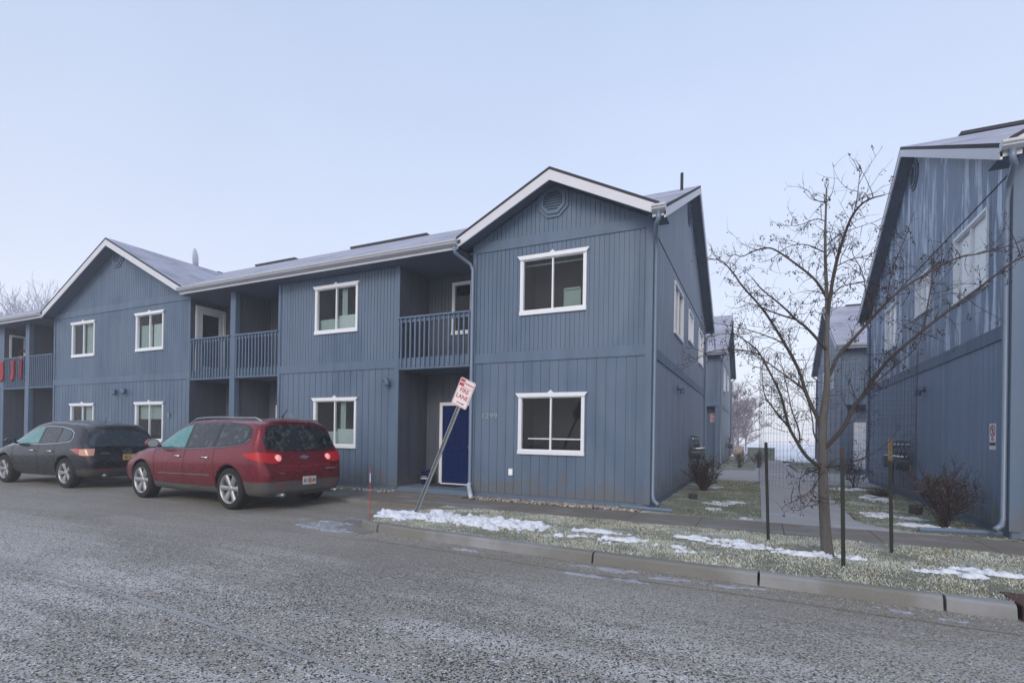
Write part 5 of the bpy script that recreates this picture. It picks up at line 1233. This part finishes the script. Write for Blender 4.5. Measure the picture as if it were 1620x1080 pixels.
# ------------------------------------------------------------------ shrubs
def shrub(x,y,h,w,n,label,seed,mt='twig',leaf=None,group=None,z=-.13,rad=1.0):
    rg=random.Random(seed); m=MB(); lf=MB()
    def grow(p,d,L,r,dep):
        pts=[p]
        for i in range(4):
            d=(d+Vector((rg.uniform(-1,1),rg.uniform(-1,1),rg.uniform(-.3,.7)))*.22).normalized(); p=p+d*L/4; pts.append(p)
        m.tube(pts,[r,r*.9,r*.8,r*.7,r*.55],4,False)
        if dep>0:
            for i in (1,2,3,4,4):
                a=Vector((rg.uniform(-1,1),rg.uniform(-1,1),rg.uniform(-.2,1))).normalized(); grow(pts[i],d*.7+a,L*rg.uniform(.35,.7),r*.6,dep-1)
        elif leaf and rg.random()<.6:
            for _ in range(2):
                q=pts[-1]+Vector((rg.uniform(-.03,.03),rg.uniform(-.03,.03),rg.uniform(-.04,.02))); s=rg.uniform(.01,.02); a=Vector((rg.uniform(-1,1),rg.uniform(-1,1),rg.uniform(-1,1))).normalized()*s; b=a.cross(Vector((.3,.5,.8))).normalized()*s
                lf.add([q-a,q+b,q+a,q-b],[(0,1,2,3)])
    for i in range(n):
        a=rg.uniform(0,6.28); s=rg.uniform(.1,1)
        grow(Vector((rg.uniform(-.06,.06),rg.uniform(-.06,.06),0)),Vector((math.cos(a)*s*w/h,math.sin(a)*s*w/h,1)),h*rg.uniform(.55,.72),.011*rad,2)
    e=empty('shrub',(x,y,z),rg.uniform(0,3),label,'shrub',group)
    m.build('branches',M[mt],e)
    if leaf: lf.build('dried_leaves',M[leaf],e)
M['rleaf']=simple('rusty_dried_leaves',(.10,.06,.04),.8,0,.4,20); M['dleaf']=simple('dark_dried_leaves',(.07,.03,.03),.8,0,.3,20)
shrub(.60,4.6,.85,.9,26,'dark bare round shrub beside the near left end wall',3,'twig','dleaf')
shrub(4.70,.62,.92,.62,24,'bare twiggy shrub with rusty tips against the right wall',8,'twig','rleaf')
shrub(4.5,8.1,.8,.5,8,'small bare shrub farther back along the right wall',5)
shrub(1.10,17.4,.75,.55,12,'small dark shrub across the rear driveway, left one',15,'twig','dleaf'); shrub(1.95,17.9,.75,.65,12,'small dark shrub across the rear driveway, right one',16,'twig','dleaf')
# ------------------------------------------------------------------ far bare trees
def far_tree(name_label,loc,h,seed,group,mt='fartwig',spread=.5,dep=4):
    rg=random.Random(seed); m=MB(); tk=MB()
    def grow(p,d,L,r,k):
        q=p+d*L*.5+Vector((rg.uniform(-1,1),rg.uniform(-1,1),0))*L*.05; e=p+d*L
        (tk if k>=dep else m).tube([p,q,e],[r,r*.85,r*.7],5 if k>2 else 3,False)
        if k==0: return
        for _ in range(5 if k<dep else 12):
            t=rg.uniform(.35,1) if k<dep else rg.uniform(.12,1); s=p.lerp(e,t); a=Vector((rg.uniform(-1,1),rg.uniform(-1,1),rg.uniform(-.1,.9))).normalized()
            grow(s,(d*.8+a*spread*1.5).normalized(),L*rg.uniform(.42,.62),max(r*.5,.016),k-1)
    grow(Vector((0,0,0)),Vector((0,0,1)),h*.5,h*.011,dep)
    e=empty('bare_tree',loc,0,name_label,'tree',group); tk.build('trunk',M[mt],e); m.build('crown',M[mt],e); return e
M['fartwig']=simple('frosted_twigs',(.42,.42,.50),.9); M['brtwig']=simple('brown_twigs',(.20,.16,.18),.9)
def copy_tree(o,loc,rz,sc_,label):
    c=o.copy(); col.objects.link(c); c.location=loc; c.rotation_euler.z=rz; c.scale=(sc_,)*3; c['label']=label
    for ch in o.children:
        d=ch.copy(); col.objects.link(d); d.parent=c
    return c
g='frosted trees beyond the left roof'
ft=far_tree('tallest frosted bare tree beyond the far left roof',(-52,12,-.3),17.2,21,g,'fartwig',.45)
for i,(x,y,s,l) in enumerate([(-58,12,.93,'frosted bare tree at the left edge above the far roof'),(-46.5,13,.86,'frosted bare tree just left of the far gable slope'),(-56,17,.98,'frosted bare tree behind, second from the left edge'),(-49.5,17,.88,'frosted bare tree behind, right of the tallest one'),(-62,16,.95,'frosted bare tree farthest left behind the roof'),(-41,14,.78,'low frosted tree mostly hidden by the far gable')]):
    copy_tree(ft,(x,y,-.3),i*1.3,s,l)
g2='bare trees in fog behind the footpath'
bt=far_tree('brown bare tree in fog between the two rear blocks',(-.6,46,-.2),9.5,33,g2,'brtwig',.75)
for i,(x,y,s,l) in enumerate([(-3.5,50,1.1,'fog faded bare tree left of the brown one'),(.6,56,.85,'fog faded bare tree right of the brown one'),(-1.5,64,1.25,'taller fog faded bare tree farthest back'),(-2.2,42,.8,'low brown tree crown just right of the far left block eave'),(.0,50,.7,'low fog faded tree crown above the beige cabinet'),(-5.5,58,1.35,'tall pale tree crown rising behind the far left block')]):
    copy_tree(bt,(x,y,-.2),1+i*1.7,s,l)
shrub(-.2,40,2.2,1.6,14,'reddish brown thicket in fog beyond the cabinets',44,'brtwig',None,None,-.2,2.0)
ct=far_tree('thin bare tree top showing over the roof by the satellite dish',(-31,26,-.3),17.5,52,None,'fartwig',.35)

# ------------------------------------------------------------------ fog, sky, sun, camera
t=NT('fog_air'); t.n.remove(t.b); pv=t.new('ShaderNodeVolumePrincipled'); pv.inputs['Color'].default_value=(.97,.975,1,1); pv.inputs['Density'].default_value=.0031; pv.inputs['Anisotropy'].default_value=.1
t.l.new(pv.outputs[0],t.out.inputs['Volume'])
m=MB(); m.box(-200,200,-200,200,-1.3,17); tag(m.build('haze',t.m),kind='stuff')
w=bpy.data.worlds.new('World'); sc.world=w; w.use_nodes=True; nt=w.node_tree; N_=nt.nodes; bg=N_['Background']
sky=N_.new('ShaderNodeTexSky'); sky.sky_type='NISHITA'; sky.sun_disc=False; sky.sun_elevation=R(24); sky.sun_rotation=R(150); sky.altitude=100; sky.air_density=1; sky.dust_density=3
nt.links.new(sky.outputs[0],bg.inputs[0]); bg.inputs[1].default_value=.05
tc=N_.new('ShaderNodeTexCoord'); sx=N_.new('ShaderNodeSeparateXYZ'); nt.links.new(tc.outputs['Generated'],sx.inputs[0])
rp=N_.new('ShaderNodeValToRGB'); e=rp.color_ramp.elements; e.new(.28); e[0].position=.0; e[0].color=(.77,.775,.83,1); e[1].color=(.575,.615,.735,1); e[2].position=.7; e[2].color=(.415,.515,.70,1)
nt.links.new(sx.outputs[2],rp.inputs[0])
b2=N_.new('ShaderNodeBackground'); cn=N_.new('ShaderNodeTexNoise'); cn.inputs['Scale'].default_value=1.6; cn.inputs['Detail'].default_value=5; nt.links.new(tc.outputs['Generated'],cn.inputs['Vector'])
cr=N_.new('ShaderNodeMapRange'); cr.inputs[1].default_value=.3; cr.inputs[2].default_value=.7; cr.inputs[3].default_value=.955; cr.inputs[4].default_value=1.045; nt.links.new(cn.outputs['Fac'],cr.inputs[0])
cm=N_.new('ShaderNodeVectorMath'); cm.operation='SCALE'; nt.links.new(rp.outputs[0],cm.inputs[0]); nt.links.new(cr.outputs[0],cm.inputs['Scale']); nt.links.new(cm.outputs[0],b2.inputs[0]); b2.inputs[1].default_value=1.12
ad=N_.new('ShaderNodeAddShader'); nt.links.new(bg.outputs[0],ad.inputs[0]); nt.links.new(b2.outputs[0],ad.inputs[1]); nt.links.new(ad.outputs[0],N_['World Output'].inputs[0])
sun=bpy.data.lights.new('sun','SUN'); sun.energy=1.15; sun.angle=R(22); sun.color=(1,.90,.78); so=bpy.data.objects.new('sun',sun); col.objects.link(so)
# light comes from the camera's right, behind it
az=R(-8); el=R(30); dv=Vector((math.sin(-az)*math.cos(el),-math.cos(az)*math.cos(el),math.sin(el)))   # towards the sun
so.rotation_euler=dv.to_track_quat('Z','Y').to_euler()
sky.sun_elevation=el; sky.sun_rotation=math.atan2(dv.x,dv.y)
cam=bpy.data.cameras.new('camera'); co=bpy.data.objects.new('camera',cam); col.objects.link(co); sc.camera=co
f,cy,yaw,pit,roll=817.7362,685.7216,.445,.0024,.0154
cam.sensor_width=36; cam.lens=f/1620*36; cam.shift_x=0; cam.shift_y=(cy-540)/1620; cam.clip_start=.05; cam.clip_end=1000
Rv=Vector((math.cos(yaw),math.sin(yaw),0)); Fv=Vector((-math.sin(yaw),math.cos(yaw),0)); Uv=Vector((0,0,1))
F2=Fv*math.cos(pit)+Uv*math.sin(pit); U2=Uv*math.cos(pit)-Fv*math.sin(pit)
R3=Rv*math.cos(roll)+U2*math.sin(roll); U3=-Rv*math.sin(roll)+U2*math.cos(roll)
co.matrix_world=Matrix(((R3.x,U3.x,-F2.x,1.911),(R3.y,U3.y,-F2.y,-10.2),(R3.z,U3.z,-F2.z,1.297),(0,0,0,1)))
sc.view_settings.view_transform='Standard'; sc.view_settings.look='None'; sc.view_settings.exposure=0; sc.view_settings.gamma=1
sc.cycles.max_bounces=8; sc.cycles.diffuse_bounces=3; sc.cycles.glossy_bounces=3; sc.cycles.transparent_max_bounces=12; sc.cycles.volume_bounces=2
